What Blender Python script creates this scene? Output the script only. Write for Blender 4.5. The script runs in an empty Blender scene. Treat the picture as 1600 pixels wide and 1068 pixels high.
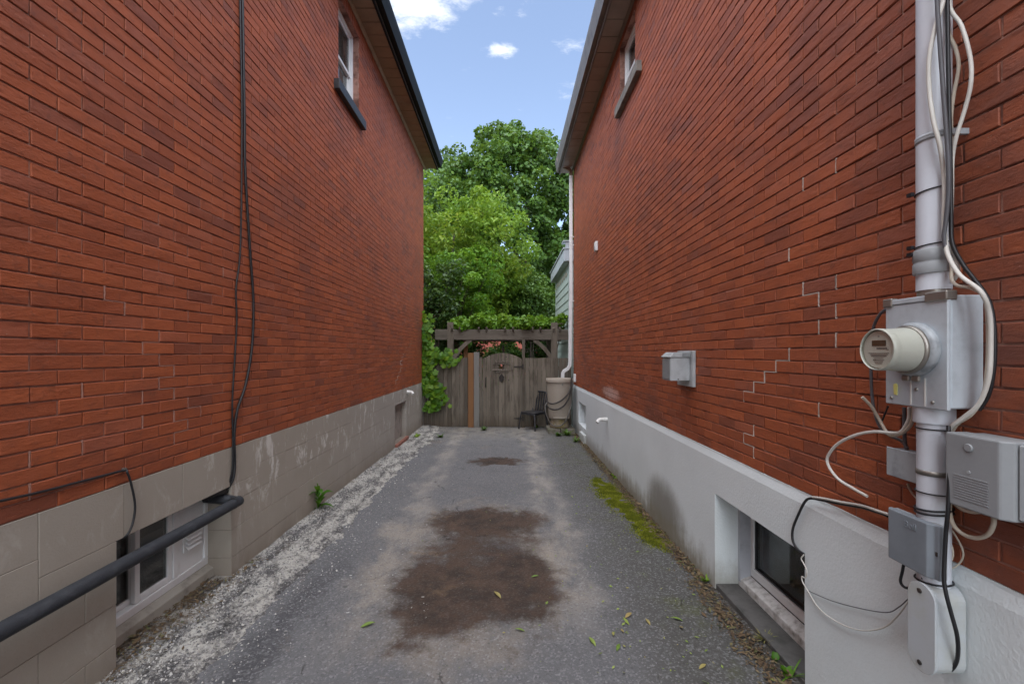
import bpy, bmesh, math, random
import numpy as np
from mathutils import Vector, Matrix, noise as mnoise
R = math.radians
random.seed(7); rng = np.random.default_rng(7)
scn = bpy.context.scene
col = scn.collection

# ------------------------------------------------------------------ camera, sky, sun, exposure
CAMZ, FPX, VX, VY = 1.63, 680.0, 793.0, 552.0
cam = bpy.data.cameras.new('camera'); camo = bpy.data.objects.new('camera', cam); col.objects.link(camo)
cam.sensor_width = 36; cam.sensor_fit = 'HORIZONTAL'; cam.lens = FPX / 1600 * 36
cam.shift_x = 7 / 1600; cam.shift_y = 18 / 1600
cam.clip_start = .05; cam.clip_end = 3000
camo.location = (0, 0, CAMZ); camo.rotation_euler = (R(90), 0, 0)
scn.camera = camo
scn.view_settings.view_transform = 'Standard'; scn.view_settings.look = 'None'
scn.view_settings.gamma = 1; scn.view_settings.use_curve_mapping = False
scn.view_settings.exposure = 2.55
SUN_EL, SUN_AZ = R(64), R(190)          # azimuth measured clockwise from +Y: behind the camera, to the left
SUN_STRENGTH, SUN_ANGLE, SKY_STRENGTH = 1.5, R(112), .05


def nd(t, typ, ins=None, **props):
    n = t.nodes.new(typ)
    for k, v in props.items(): setattr(n, k, v)
    for k, v in (ins or {}).items():
        s = n.inputs[k]
        if isinstance(v, bpy.types.NodeSocket): t.links.new(v, s)
        else: s.default_value = v
    return n


def c4(c): return (c[0], c[1], c[2], 1) if len(c) == 3 else c
def mth(t, op, a, b=0.0, c=0.0, clamp=False):
    return nd(t, 'ShaderNodeMath', {0: a, 1: b, 2: c}, operation=op, use_clamp=clamp).outputs[0]
def mixc(t, f, a, b, blend='MIX'):
    n = nd(t, 'ShaderNodeMix', None, data_type='RGBA', blend_type=blend)
    for i, v in ((0, f), (6, a), (7, b)):
        if isinstance(v, bpy.types.NodeSocket): t.links.new(v, n.inputs[i])
        else: n.inputs[i].default_value = v if i == 0 else c4(v)
    return n.outputs[2]
def noise(t, v, scale, detail=4, rough=.55, dist=0.0, dim='3D'):
    n = nd(t, 'ShaderNodeTexNoise', {'Scale': scale, 'Detail': detail, 'Roughness': rough, 'Distortion': dist}, noise_dimensions=dim)
    t.links.new(v, n.inputs['Vector'])
    return n.outputs['Fac']
def ss(t, v, a, b):
    n = nd(t, 'ShaderNodeMapRange', {'Value': v, 'From Min': a, 'From Max': b, 'To Min': 0.0, 'To Max': 1.0}, interpolation_type='SMOOTHSTEP')
    return n.outputs[0]
def vscale(t, v, s):
    return nd(t, 'ShaderNodeVectorMath', {0: v, 1: s}, operation='MULTIPLY').outputs[0]
def vadd(t, v, s):
    return nd(t, 'ShaderNodeVectorMath', {0: v, 1: s}, operation='ADD').outputs[0]
def sep(t, v):
    o = nd(t, 'ShaderNodeSeparateXYZ', {0: v}).outputs
    return o[0], o[1], o[2]
def comb(t, x, y, z): return nd(t, 'ShaderNodeCombineXYZ', {0: x, 1: y, 2: z}).outputs[0]
def bump(t, h, strength=.5, dist=.01, nrm=None):
    n = nd(t, 'ShaderNodeBump', {'Height': h, 'Strength': strength, 'Distance': dist})
    if nrm: t.links.new(nrm, n.inputs['Normal'])
    return n.outputs[0]


# world
w = bpy.data.worlds.new('World'); scn.world = w; w.use_nodes = True
t = w.node_tree; t.nodes.clear()
sky = nd(t, 'ShaderNodeTexSky', None, sky_type='NISHITA', sun_disc=False, sun_elevation=SUN_EL, sun_rotation=SUN_AZ,
         altitude=300, air_density=1.0, dust_density=.6, ozone_density=1.5)
tc = nd(t, 'ShaderNodeTexCoord').outputs['Generated']
dx, dy, dz = sep(t, tc)
zc = mth(t, 'MAXIMUM', dz, .06)
u, v = mth(t, 'DIVIDE', dx, zc), mth(t, 'DIVIDE', dy, zc)
pl = comb(t, u, v, 0.0)
n1 = noise(t, vscale(t, pl, (1.0, 1.0, 1)), 2.6, 8, .62, .3)
n2 = noise(t, vadd(t, pl, (3.1, 7.7, 0)), .55, 3, .5)
def blob(cu, cv, ru, rv):
    a = mth(t, 'DIVIDE', mth(t, 'SUBTRACT', u, cu), ru); b = mth(t, 'DIVIDE', mth(t, 'SUBTRACT', v, cv), rv)
    return mth(t, 'SUBTRACT', 1.0, mth(t, 'ADD', mth(t, 'MULTIPLY', a, a), mth(t, 'MULTIPLY', b, b)), clamp=True)
n3 = noise(t, vscale(t, pl, (1.0, 1.35, 1)), 9.0, 7, .68, .25)
bl_ = mth(t, 'MULTIPLY', ss(t, n2, .5, .8), .16)
for b in ((-.27, 1.24, .20, .18, .30), (-.12, 1.20, .09, .07, .26), (-.03, 1.44, .08, .06, .26), (.19, 1.42, .10, .10, .17), (-.03, 1.62, .05, .04, .17), (.2, 1.66, .12, .09, .16), (-.25, 1.82, .10, .05, .12), (.08, 2.0, .11, .05, .12), (.1, 1.15, .25, .2, .10)):
    bl_ = mth(t, 'MAXIMUM', bl_, mth(t, 'MULTIPLY', blob(*b[:4]), b[4]))
cl = ss(t, mth(t, 'ADD', bl_, mth(t, 'ADD', mth(t, 'MULTIPLY', n3, .6), mth(t, 'MULTIPLY', n1, .4))), .60, .86)
cl = mth(t, 'MULTIPLY', cl, .9)
hs = nd(t, 'ShaderNodeHueSaturation', {'Saturation': .86, 'Value': 1.06, 'Color': sky.outputs[0]})
skyc = mixc(t, cl, hs.outputs[0], (4.6, 4.75, 5.0))
bg = nd(t, 'ShaderNodeBackground', {'Color': skyc, 'Strength': SKY_STRENGTH})
t.links.new(bg.outputs[0], nd(t, 'ShaderNodeOutputWorld').inputs[0])
# sun
sl = bpy.data.lights.new('sun', 'SUN'); so = bpy.data.objects.new('sun', sl); col.objects.link(so)
sl.energy = SUN_STRENGTH; sl.angle = SUN_ANGLE; sl.color = (1, .98, .95)
sd = Vector((math.sin(SUN_AZ) * math.cos(SUN_EL), math.cos(SUN_AZ) * math.cos(SUN_EL), math.sin(SUN_EL)))
so.location = sd * 60; so.rotation_euler = sd.to_track_quat('Z', 'Y').to_euler()

# ------------------------------------------------------------------ helpers
def onx(px, py, X):
    """world point seen at a photo pixel, lying in the plane x = X"""
    Y = X * FPX / (px - VX)
    return Vector((X, Y, CAMZ - (py - VY) * Y / FPX))
def ony(px, py, Y): return Vector(((px - VX) * Y / FPX, Y, CAMZ - (py - VY) * Y / FPX))
WOFF = {}
def empty(name, loc, label, cat, group=None):
    o = bpy.data.objects.new(name, None); col.objects.link(o); o.location = loc; o.empty_display_size = .1
    WOFF[o.name] = Vector(loc)
    return tag(o, label, cat, group)
def tag(o, label=None, cat=None, group=None, kind=None):
    for k, v in (('label', label), ('category', cat), ('group', group), ('kind', kind)):
        if v: o[k] = v
    return o
def catmull(pts, n=8):
    P = [Vector(p) for p in pts]
    if len(P) < 3: return P
    P = [P[0] * 2 - P[1]] + P + [P[-1] * 2 - P[-2]]
    out = []
    for i in range(1, len(P) - 2):
        a, b, c, d = P[i - 1:i + 3]
        for k in range(n):
            s = k / n
            out.append(.5 * ((2 * b) + (c - a) * s + (2 * a - 5 * b + 4 * c - d) * s * s + (3 * b - a - 3 * c + d) * s ** 3))
    out.append(P[-2]); return out


class MB:
    def __init__(s): s.v = []; s.f = []; s.sm = []
    def add(s, vs, fs, smooth=False):
        b = len(s.v); s.v += [tuple(x) for x in vs]; s.f += [tuple(b + i for i in f) for f in fs]; s.sm += [smooth] * len(fs); return s
    def box(s, a, b, rot=None, piv=None):
        (x0, y0, z0), (x1, y1, z1) = a, b
        x0, x1 = min(x0, x1), max(x0, x1); y0, y1 = min(y0, y1), max(y0, y1); z0, z1 = min(z0, z1), max(z0, z1)
        vs = [Vector(p) for p in ((x0, y0, z0), (x1, y0, z0), (x1, y1, z0), (x0, y1, z0), (x0, y0, z1), (x1, y0, z1), (x1, y1, z1), (x0, y1, z1))]
        if rot:
            m = Matrix.Rotation(rot[0], 3, rot[1]); c = Vector(piv) if piv else sum(vs, Vector()) / 8
            vs = [m @ (p - c) + c for p in vs]
        return s.add(vs, [(0, 3, 2, 1), (4, 5, 6, 7), (0, 1, 5, 4), (1, 2, 6, 5), (2, 3, 7, 6), (3, 0, 4, 7)])
    def tube(s, pts, r, n=8, curve=True, seg=6, cap=True):
        P = catmull(pts, seg) if curve else [Vector(p) for p in pts]
        m = len(P)
        rad = (lambda i: r) if not isinstance(r, (list, tuple)) else (lambda i: r[0] + (r[-1] - r[0]) * i / (m - 1))
        up = None; vs = []
        for i, p in enumerate(P):
            d = (P[min(i + 1, m - 1)] - P[max(i - 1, 0)])
            d = d.normalized() if d.length > 1e-9 else Vector((0, 0, 1))
            if up is None:
                up = d.orthogonal().normalized()
            else:
                up = up - d * up.dot(d); up = up.normalized() if up.length > 1e-6 else d.orthogonal().normalized()
            q = d.cross(up)
            for k in range(n):
                a = 2 * math.pi * k / n
                vs.append(p + (up * math.cos(a) + q * math.sin(a)) * rad(i))
        fs = [(i * n + k, i * n + (k + 1) % n, (i + 1) * n + (k + 1) % n, (i + 1) * n + k) for i in range(m - 1) for k in range(n)]
        s.add(vs, fs, True)
        if cap:
            s.add(vs[:n], [tuple(range(n))[::-1]]); s.add(vs[-n:], [tuple(range(n))])
        return s
    def lathe(s, prof, c, axis='Z', n=32, smooth=True, capends=True):
        """prof: (radius, height) pairs; axis Z or X"""
        vs = []
        for r, h in prof:
            for k in range(n):
                a = 2 * math.pi * k / n
                if axis == 'Z': vs.append((c[0] + r * math.cos(a), c[1] + r * math.sin(a), c[2] + h))
                elif axis == 'X': vs.append((c[0] + h, c[1] + r * math.cos(a), c[2] + r * math.sin(a)))
                else: vs.append((c[0] + r * math.cos(a), c[1] + h, c[2] + r * math.sin(a)))
        m = len(prof)
        fs = [(i * n + k, i * n + (k + 1) % n, (i + 1) * n + (k + 1) % n, (i + 1) * n + k) for i in range(m - 1) for k in range(n)]
        s.add(vs, fs, smooth)
        if capends:
            s.add(vs[:n], [tuple(range(n))[::-1]]); s.add(vs[-n:], [tuple(range(n))])
        return s
    def prism(s, poly, axis, a, b):
        """extrude a 2D polygon; axis 'Y': poly is (x,z); 'X': (y,z); 'Z': (x,y)"""
        n = len(poly)
        f = {'Y': lambda p, h: (p[0], h, p[1]), 'X': lambda p, h: (h, p[0], p[1]), 'Z': lambda p, h: (p[0], p[1], h)}[axis]
        vs = [f(p, a) for p in poly] + [f(p, b) for p in poly]
        fs = [(i, (i + 1) % n, n + (i + 1) % n, n + i) for i in range(n)] + [tuple(range(n))[::-1], tuple(range(n, 2 * n))]
        return s.add(vs, fs)
    def mesh(s, name, off=Vector((0, 0, 0)), bevel=0, segs=2):
        me = bpy.data.meshes.new(name)
        me.from_pydata([(x - off[0], y - off[1], z - off[2]) for x, y, z in s.v], [], s.f)
        me.polygons.foreach_set('use_smooth', s.sm)
        bm = bmesh.new(); bm.from_mesh(me)
        bmesh.ops.recalc_face_normals(bm, faces=bm.faces)
        if bevel:
            es = [e for e in bm.edges if len(e.link_faces) == 2 and e.calc_face_angle(0) > R(35)]
            bmesh.ops.bevel(bm, geom=es, offset=bevel, segments=segs, affect='EDGES', profile=.5, clamp_overlap=True)
        bm.to_mesh(me); bm.free(); me.update()
        return me
    def build(s, name, m, parent=None, bevel=0, segs=2):
        off = WOFF[parent.name] if parent else Vector((0, 0, 0))
        if not parent:
            vs = s.v; off = Vector((sum(p[0] for p in vs) / len(vs), sum(p[1] for p in vs) / len(vs), min(p[2] for p in vs)))
        me = s.mesh(name, off, bevel, segs); me.materials.append(m)
        o = bpy.data.objects.new(name, me); col.objects.link(o)
        if parent: o.parent = parent
        else: o.location = off
        WOFF[o.name] = off
        return o


def npmesh(name, V, F, m, parent=None, smooth=False, attr=None):
    """fast mesh from numpy arrays; F is (n,k); attr = (name, per-face float array)"""
    off = WOFF[parent.name] if parent else Vector((0, 0, 0))
    me = bpy.data.meshes.new(name); k = F.shape[1]
    V = V - np.array(off)
    me.vertices.add(len(V)); me.vertices.foreach_set('co', V.astype(np.float32).ravel())
    me.loops.add(F.size); me.loops.foreach_set('vertex_index', F.astype(np.int32).ravel())
    me.polygons.add(len(F)); me.polygons.foreach_set('loop_start', (np.arange(len(F)) * k).astype(np.int32))
    me.polygons.foreach_set('use_smooth', np.full(len(F), smooth))
    if attr:
        a = me.attributes.new(attr[0], 'FLOAT', 'FACE'); a.data.foreach_set('value', attr[1].astype(np.float32))
    me.materials.append(m); me.update(calc_edges=True); me.validate()
    o = bpy.data.objects.new(name, me); col.objects.link(o)
    if parent: o.parent = parent
    WOFF[o.name] = off
    return o


def slab(lo, hi, holes, x_front, x_back, cuts=None, jit=None):
    """wall slab in the y-z plane between x_front and x_back with rectangular holes (y0,y1,z0,z1)"""
    ys = {lo[0], hi[0]}; zs = {lo[1], hi[1]}
    for h in holes:
        ys |= {max(h[0], lo[0]), min(h[1], hi[0])}; zs |= {max(h[2], lo[1]), min(h[3], hi[1])}
    if cuts: ys |= set(cuts[0]); zs |= set(cuts[1])
    ys = sorted(y for y in ys if lo[0] <= y <= hi[0]); zs = sorted(z for z in zs if lo[1] <= z <= hi[1])
    solid = lambda i, j: 0 <= i < len(ys) - 1 and 0 <= j < len(zs) - 1 and not any(h[0] <= (ys[i] + ys[i + 1]) / 2 <= h[1] and h[2] <= (zs[j] + zs[j + 1]) / 2 <= h[3] for h in holes)
    mb = MB(); idx = {}
    def vid(x, i, j):
        k = (x, i, j)
        if k not in idx:
            p = (x, ys[i], zs[j])
            if jit: p = jit(p, x == x_front)
            idx[k] = len(mb.v); mb.v.append(p)
        return idx[k]
    for i in range(len(ys) - 1):
        for j in range(len(zs) - 1):
            if not solid(i, j): continue
            for x in (x_front, x_back):
                mb.f.append((vid(x, i, j), vid(x, i + 1, j), vid(x, i + 1, j + 1), vid(x, i, j + 1)))
            for (a, b, ni, nj) in (((i, j), (i, j + 1), i - 1, j), ((i + 1, j), (i + 1, j + 1), i + 1, j), ((i, j), (i + 1, j), i, j - 1), ((i, j + 1), (i + 1, j + 1), i, j + 1)):
                if not solid(ni, nj):
                    mb.f.append((vid(x_front, *a), vid(x_front, *b), vid(x_back, *b), vid(x_back, *a)))
    mb.sm = [False] * len(mb.f)
    return mb


# ------------------------------------------------------------------ materials
MATS = {}
def new_mat(name):
    m = bpy.data.materials.new(name); m.use_nodes = True; t = m.node_tree; t.nodes.clear()
    b = nd(t, 'ShaderNodeBsdfPrincipled'); t.links.new(b.outputs[0], nd(t, 'ShaderNodeOutputMaterial').inputs[0])
    MATS[name] = m
    return m, t, b
def setb(t, b, **k):
    for n, v in k.items():
        n = {'spec': 'Specular IOR Level', 'color': 'Base Color', 'rough': 'Roughness', 'metal': 'Metallic', 'normal': 'Normal', 'trans': 'Transmission Weight', 'coat': 'Coat Weight'}.get(n, n)
        if isinstance(v, bpy.types.NodeSocket): t.links.new(v, b.inputs[n])
        else: b.inputs[n].default_value = c4(v) if n == 'Base Color' else v
def pos(t): return nd(t, 'ShaderNodeNewGeometry').outputs['Position']
def simple(name, c, rough=.6, metal=0, dirt=.25, dirtc=None, scale=9, bmp=.15, spec=.5, streak=False):
    m, t, b = new_mat(name); p = pos(t)
    pv = vscale(t, p, (1, 1, .18)) if streak else p
    n = noise(t, pv, scale, 6, .6); f = noise(t, p, scale * 12, 3, .6)
    dc = dirtc or tuple(x * .45 for x in c)
    k = mth(t, 'MULTIPLY', ss(t, n, .42, .75), dirt * 2, clamp=True)
    cc = mixc(t, k, c, dc)
    cc = mixc(t, mth(t, 'MULTIPLY', f, .25), cc, tuple(x * .7 for x in c))
    setb(t, b, color=cc, rough=mth(t, 'ADD', rough - .08, mth(t, 'MULTIPLY', n, .16)), metal=metal, spec=spec, normal=bump(t, f, bmp, .004))
    return m

CRS, BL = .0655, .2187                 # brick course height, brick length with joint
FL_TOP, FR_TOP = .971, .937            # foundation tops
XL, XR = -1.94, 1.48                   # faces of the two walls
JL, JR = 1.768, 1.306                  # a head joint in the odd rows

def brick_mat(name, z0, j0, seed):
    m, t, b = new_mat(name); p = pos(t); x, y, z = sep(t, p)
    row = mth(t, 'FLOOR', mth(t, 'DIVIDE', mth(t, 'SUBTRACT', z, z0), CRS))
    odd = mth(t, 'FLOORED_MODULO', row, 2.0)
    yy = mth(t, 'SUBTRACT', y, mth(t, 'ADD', j0, mth(t, 'MULTIPLY', mth(t, 'SUBTRACT', 1.0, odd), BL / 2)))
    idx = mth(t, 'FLOOR', mth(t, 'DIVIDE', yy, BL))
    wn = nd(t, 'ShaderNodeTexWhiteNoise', {'Vector': comb(t, idx, row, seed)}, noise_dimensions='3D')
    r1, r2, r3 = sep(t, wn.outputs['Color'])
    cc = mixc(t, r1, (.275, .064, .021), (.355, .086, .027))
    cc = mixc(t, mth(t, 'MULTIPLY', ss(t, r2, .80, 1.0), .6), cc, (.15, .046, .028))
    cc = mixc(t, mth(t, 'MULTIPLY', ss(t, r3, .86, 1.0), .4), cc, (.31, .10, .06))
    grain = noise(t, vscale(t, p, (1, .3, 1)), 60, 5, .65)
    mid = noise(t, vscale(t, vadd(t, p, (seed, 0, 0)), (1, .5, 1)), 9, 5, .6)
    big = noise(t, vadd(t, p, (seed * 3.0, 1.3, 0)), .8, 5, .6)
    cc = mixc(t, mth(t, 'MULTIPLY', ss(t, mid, .45, .8), .6), cc, (.155, .042, .022))
    cc = mixc(t, mth(t, 'MULTIPLY', ss(t, big, .50, .74), .6), cc, (.13, .042, .027))
    cc = mixc(t, mth(t, 'MULTIPLY', ss(t, grain, .55, .85), .3), cc, (.34, .13, .075))
    # white salt bloom low on the right wall
    if seed == 2:
        e1 = mth(t, 'DIVIDE', mth(t, 'SUBTRACT', y, 6.25), .75); e2 = mth(t, 'DIVIDE', mth(t, 'SUBTRACT', z, 1.06), .13)
        e = mth(t, 'SUBTRACT', 1.0, mth(t, 'ADD', mth(t, 'MULTIPLY', e1, e1), mth(t, 'MULTIPLY', e2, e2)), clamp=True)
        cc = mixc(t, mth(t, 'MULTIPLY', ss(t, mth(t, 'MULTIPLY', e, noise(t, p, 22, 5, .7)), .12, .5), .6), cc, (.62, .45, .40))
    sp2 = noise(t, vadd(t, p, (seed, 5, 2)), 24, 6, .75)
    cc = mixc(t, mth(t, 'MULTIPLY', ss(t, sp2, .52, .72), .55), cc, (.11, .035, .02))
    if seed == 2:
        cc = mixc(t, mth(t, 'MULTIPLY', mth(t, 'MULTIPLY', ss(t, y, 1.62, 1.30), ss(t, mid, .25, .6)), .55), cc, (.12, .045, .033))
    spk = noise(t, p, 130, 1, .5)
    cc = mixc(t, mth(t, 'MULTIPLY', ss(t, spk, .77, .80), .6), cc, (.45, .33, .27))
    h = mth(t, 'ADD', grain, mth(t, 'MULTIPLY', mid, 1.2))
    setb(t, b, color=cc, rough=mth(t, 'ADD', .52, mth(t, 'MULTIPLY', grain, .25)), spec=.5, normal=bump(t, mth(t, 'ADD', h, sp2), .6, .006))
    return m
brickL = brick_mat('brick_left', FL_TOP, JL, 1.0)
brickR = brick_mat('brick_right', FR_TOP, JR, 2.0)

def mortar_mat():
    m, t, b = new_mat('mortar'); p = pos(t); x, y, z = sep(t, p)
    n = noise(t, p, 5, 5, .65); f = noise(t, p, 90, 4, .7)
    cc = mixc(t, ss(t, n, .34, .60), (.13, .055, .04), (.40, .22, .17))
    low = mth(t, 'MULTIPLY', ss(t, z, 1.9, 1.2), ss(t, y, 3.4, 2.2))
    cc = mixc(t, mth(t, 'MULTIPLY', low, .7), cc, (.34, .17, .13))
    cc = mixc(t, ss(t, f, .6, .8), cc, (.36, .25, .20))
    setb(t, b, color=cc, rough=.9, normal=bump(t, f, .8, .006))
    return m
mortar = mortar_mat()
patch_white = simple('mortar_patch_white', (.55, .48, .42), .9, dirt=.45, scale=20, bmp=.6)
patch_pink = simple('mortar_patch_pink', (.36, .185, .14), .9, dirt=.2, scale=20, bmp=.6)

def block_mat():
    m, t, b = new_mat('concrete_block'); p = pos(t); x, y, z = sep(t, p)
    n = noise(t, p, 3, 6, .6); f = noise(t, p, 120, 4, .7)
    cc = mixc(t, n, (.30, .265, .22), (.37, .335, .285))
    cc = mixc(t, mth(t, 'MULTIPLY', ss(t, y, 3.6, 7.0), .55), cc, (.33, .31, .285))
    wn = noise(t, vscale(t, p, (1, 1.3, .6)), 5.5, 7, .72, .4)
    band = mth(t, 'MULTIPLY', ss(t, z, .28, .7), ss(t, y, 2.0, 4.0))
    cc = mixc(t, mth(t, 'MULTIPLY', mth(t, 'MULTIPLY', ss(t, wn, .54, .66), mth(t, 'ADD', mth(t, 'MULTIPLY', band, .8), .15)), .85), cc, (.66, .64, .60))
    drt = noise(t, vscale(t, p, (1, 2, .7)), 2.2, 6, .65)
    lowz = ss(t, mth(t, 'ADD', z, mth(t, 'MULTIPLY', drt, .3)), .46, .12)
    cc = mixc(t, mth(t, 'MULTIPLY', lowz, .55), cc, (.19, .15, .115))
    cc = mixc(t, mth(t, 'MULTIPLY', ss(t, f, .5, .8), .3), cc, (.22, .19, .16))
    setb(t, b, color=cc, rough=.92, spec=.25, normal=bump(t, mth(t, 'ADD', f, mth(t, 'MULTIPLY', wn, .6)), .45, .004))
    return m
blockm = block_mat()
block_joint = simple('block_joint', (.20, .17, .14), .95, dirt=.4, bmp=.4)

def parge_mat():
    m, t, b = new_mat('white_parging'); p = pos(t); x, y, z = sep(t, p)
    n = noise(t, p, 2.2, 6, .6); f = noise(t, p, 70, 4, .65); s = mth(t, 'MULTIPLY', mth(t, 'ADD', noise(t, vscale(t, p, (1, 1.6, .16)), 9, 7, .7), noise(t, p, 6, 6, .7)), .5)
    cc = mixc(t, n, (.60, .648, .655), (.72, .766, .77))
    # damp grime: a streaked patch above the moss, plus splash dirt along the ground
    e1 = mth(t, 'DIVIDE', mth(t, 'SUBTRACT', y, 4.1), .62); e2 = mth(t, 'DIVIDE', mth(t, 'SUBTRACT', z, .16), .36)
    e = mth(t, 'SUBTRACT', 1.0, mth(t, 'ADD', mth(t, 'MULTIPLY', e1, e1), mth(t, 'MULTIPLY', e2, e2)), clamp=True)
    g = ss(t, mth(t, 'ADD', mth(t, 'MULTIPLY', e, .9), mth(t, 'MULTIPLY', s, .7)), .40, 1.2)
    cc = mixc(t, mth(t, 'MULTIPLY', g, .85), cc, (.19, .175, .145))
    spl = ss(t, mth(t, 'ADD', z, mth(t, 'MULTIPLY', mth(t, 'SUBTRACT', .5, s), .5)), .22, -.02)
    cc = mixc(t, mth(t, 'MULTIPLY', mth(t, 'MULTIPLY', spl, ss(t, y, 2.4, 3.4)), .9), cc, (.24, .22, .165))
    cc = mixc(t, mth(t, 'MULTIPLY', ss(t, y, 5.0, 9.0), .45), cc, (.52, .55, .58))
    cc = mixc(t, mth(t, 'MULTIPLY', ss(t, s, .55, .8), .22), cc, (.42, .42, .41))
    setb(t, b, color=cc, rough=.85, spec=.3, normal=bump(t, mth(t, 'ADD', f, mth(t, 'MULTIPLY', n, 2.0)), .4, .006))
    return m
parge = parge_mat()

def asphalt_mat():
    m, t, b = new_mat('asphalt'); p = pos(t); x, y, z = sep(t, p)
    wob = noise(t, p, 1.6, 6, .65); wob2 = noise(t, vadd(t, p, (9, 4, 0)), 3.4, 6, .68)
    fine = noise(t, p, 170, 3, .7); agg = nd(t, 'ShaderNodeTexVoronoi', {'Vector': p, 'Scale': 95.0}).outputs['Color']
    ax, ay, az = sep(t, agg)
    wx = mth(t, 'ADD', x, mth(t, 'MULTIPLY', mth(t, 'SUBTRACT', wob, .5), .75)); wy = mth(t, 'ADD', y, mth(t, 'MULTIPLY', mth(t, 'SUBTRACT', wob2, .5), 1.0))
    cc = mixc(t, wob, (.105, .107, .112), (.175, .175, .178))
    # pale dust beside the tyre tracks
    def track(cx, w_, k):
        d = mth(t, 'ABSOLUTE', mth(t, 'SUBTRACT', wx, cx))
        return mth(t, 'MULTIPLY', ss(t, d, w_, w_ * .15), k)
    dn = ss(t, noise(t, vscale(t, p, (1.3, .6, 1)), 2.6, 7, .7), .32, .62)
    tr = mth(t, 'MAXIMUM', mth(t, 'MULTIPLY', track(-.98, .24, .75), ss(t, y, 2.1, 3.0)), mth(t, 'MULTIPLY', track(.46, .25, .85), ss(t, y, 2.3, 3.2)))
    cc = mixc(t, mth(t, 'MULTIPLY', tr, dn), cc, (.33, .305, .27))
    far = mth(t, 'MULTIPLY', ss(t, wy, 8.2, 9.4), .7)
    cc = mixc(t, mth(t, 'MULTIPLY', far, dn), cc, (.27, .245, .20))
    dk = noise(t, vadd(t, p, (1, 6, 2)), 4.5, 7, .72)
    cc = mixc(t, mth(t, 'MULTIPLY', mth(t, 'MULTIPLY', ss(t, dk, .48, .66), ss(t, wy, 6.6, 9.0)), .7), cc, (.065, .060, .047))
    # damp greenish side on the right
    gr = mth(t, 'MULTIPLY', ss(t, wx, .45, 1.05), .85)
    cc = mixc(t, gr, cc, (.072, .069, .060))
    gm = mth(t, 'MULTIPLY', mth(t, 'MULTIPLY', ss(t, wx, .6, 1.3), ss(t, wob2, .5, .68)), .6)
    cc = mixc(t, gm, cc, (.09, .10, .03))
    # soil washed into the joint at the foot of the white foundation
    cc = mixc(t, mth(t, 'MULTIPLY', ss(t, mth(t, 'ADD', x, mth(t, 'MULTIPLY', mth(t, 'SUBTRACT', wob2, .5), .25)), 1.32, 1.41), .85), cc, (.045, .036, .026))
    # pale scuff then three dark brown stains
    def ell(cx, cy, rx, ry):
        a = mth(t, 'DIVIDE', mth(t, 'SUBTRACT', wx, cx), rx); c_ = mth(t, 'DIVIDE', mth(t, 'SUBTRACT', wy, cy), ry)
        return mth(t, 'SUBTRACT', 1.0, mth(t, 'ADD', mth(t, 'MULTIPLY', a, a), mth(t, 'MULTIPLY', c_, c_)))
    halo = ss(t, ell(-.30, 3.55, .95, 1.45), -.05, .4)
    cc = mixc(t, mth(t, 'MULTIPLY', mth(t, 'MULTIPLY', halo, dn), .55), cc, (.29, .25, .20))
    st = mth(t, 'MAXIMUM', ell(.0, 3.16, .42, .66), ell(-.46, 3.0, .42, .56))
    st = mth(t, 'MAXIMUM', st, mth(t, 'SUBTRACT', mth(t, 'MULTIPLY', ell(-.22, 3.6, .62, 1.0), .7), .18))
    st = mth(t, 'MAXIMUM', st, ell(-.25, 4.28, .66, .44))
    st = mth(t, 'MAXIMUM', st, mth(t, 'MULTIPLY', ell(-.17, 6.72, .46, .26), 1.1))
    sn = noise(t, vadd(t, p, (2, 8, 1)), 5.5, 7, .7)
    sm = ss(t, mth(t, 'ADD', st, mth(t, 'MULTIPLY', mth(t, 'SUBTRACT', sn, .5), 1.7)), -.30, .62)
    stc = mixc(t, ss(t, sn, .35, .65), (.030, .019, .013), (.072, .043, .028))
    cc = mixc(t, mth(t, 'MULTIPLY', sm, .95), cc, stc); dry = mth(t, 'SUBTRACT', 1.0, mth(t, 'MULTIPLY', sm, .8))
    # rusty-tan traces
    tn = noise(t, vadd(t, p, (5, 1, 3)), 2.1, 7, .72)
    cc = mixc(t, mth(t, 'MULTIPLY', mth(t, 'MULTIPLY', ss(t, tn, .58, .72), ss(t, wx, .1, -.8)), .45), cc, (.33, .22, .12))
    # dark run-off beside the left strip
    cc = mixc(t, mth(t, 'MULTIPLY', mth(t, 'MULTIPLY', ss(t, mth(t, 'ABSOLUTE', mth(t, 'SUBTRACT', wx, -1.36)), .17, .02), ss(t, y, 4.2, 2.6)), .7), cc, (.05, .05, .055))
    # stone chips in the binder
    cc = mixc(t, mth(t, 'MULTIPLY', mth(t, 'MULTIPLY', ss(t, ax, .3, 1.0), .42), dry), cc, mixc(t, ay, (.05, .05, .052), (.40, .40, .41)))
    cc = mixc(t, mth(t, 'MULTIPLY', mth(t, 'MULTIPLY', ss(t, fine, .62, .7), .45), dry), cc, (.45, .45, .45))
    cc = mixc(t, mth(t, 'MULTIPLY', ss(t, fine, .40, .32), .5), cc, (.03, .03, .03))
    fl = noise(t, vadd(t, p, (7, 7, 7)), 26, 2, .5)
    cc = mixc(t, mth(t, 'MULTIPLY', mth(t, 'MULTIPLY', ss(t, fl, .73, .76), ss(t, x, .2, -1.0)), .8), cc, (.60, .60, .58))
    # hairline cracks
    vor = nd(t, 'ShaderNodeTexVoronoi', {'Vector': vadd(t, p, comb(t, mth(t, 'MULTIPLY', wob, .5), mth(t, 'MULTIPLY', wob2, .5), 0.0)), 'Scale': .75}, feature='DISTANCE_TO_EDGE').outputs['Distance']
    ck = mth(t, 'MULTIPLY', ss(t, vor, .006, .0015), ss(t, wob2, .52, .60))
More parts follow.
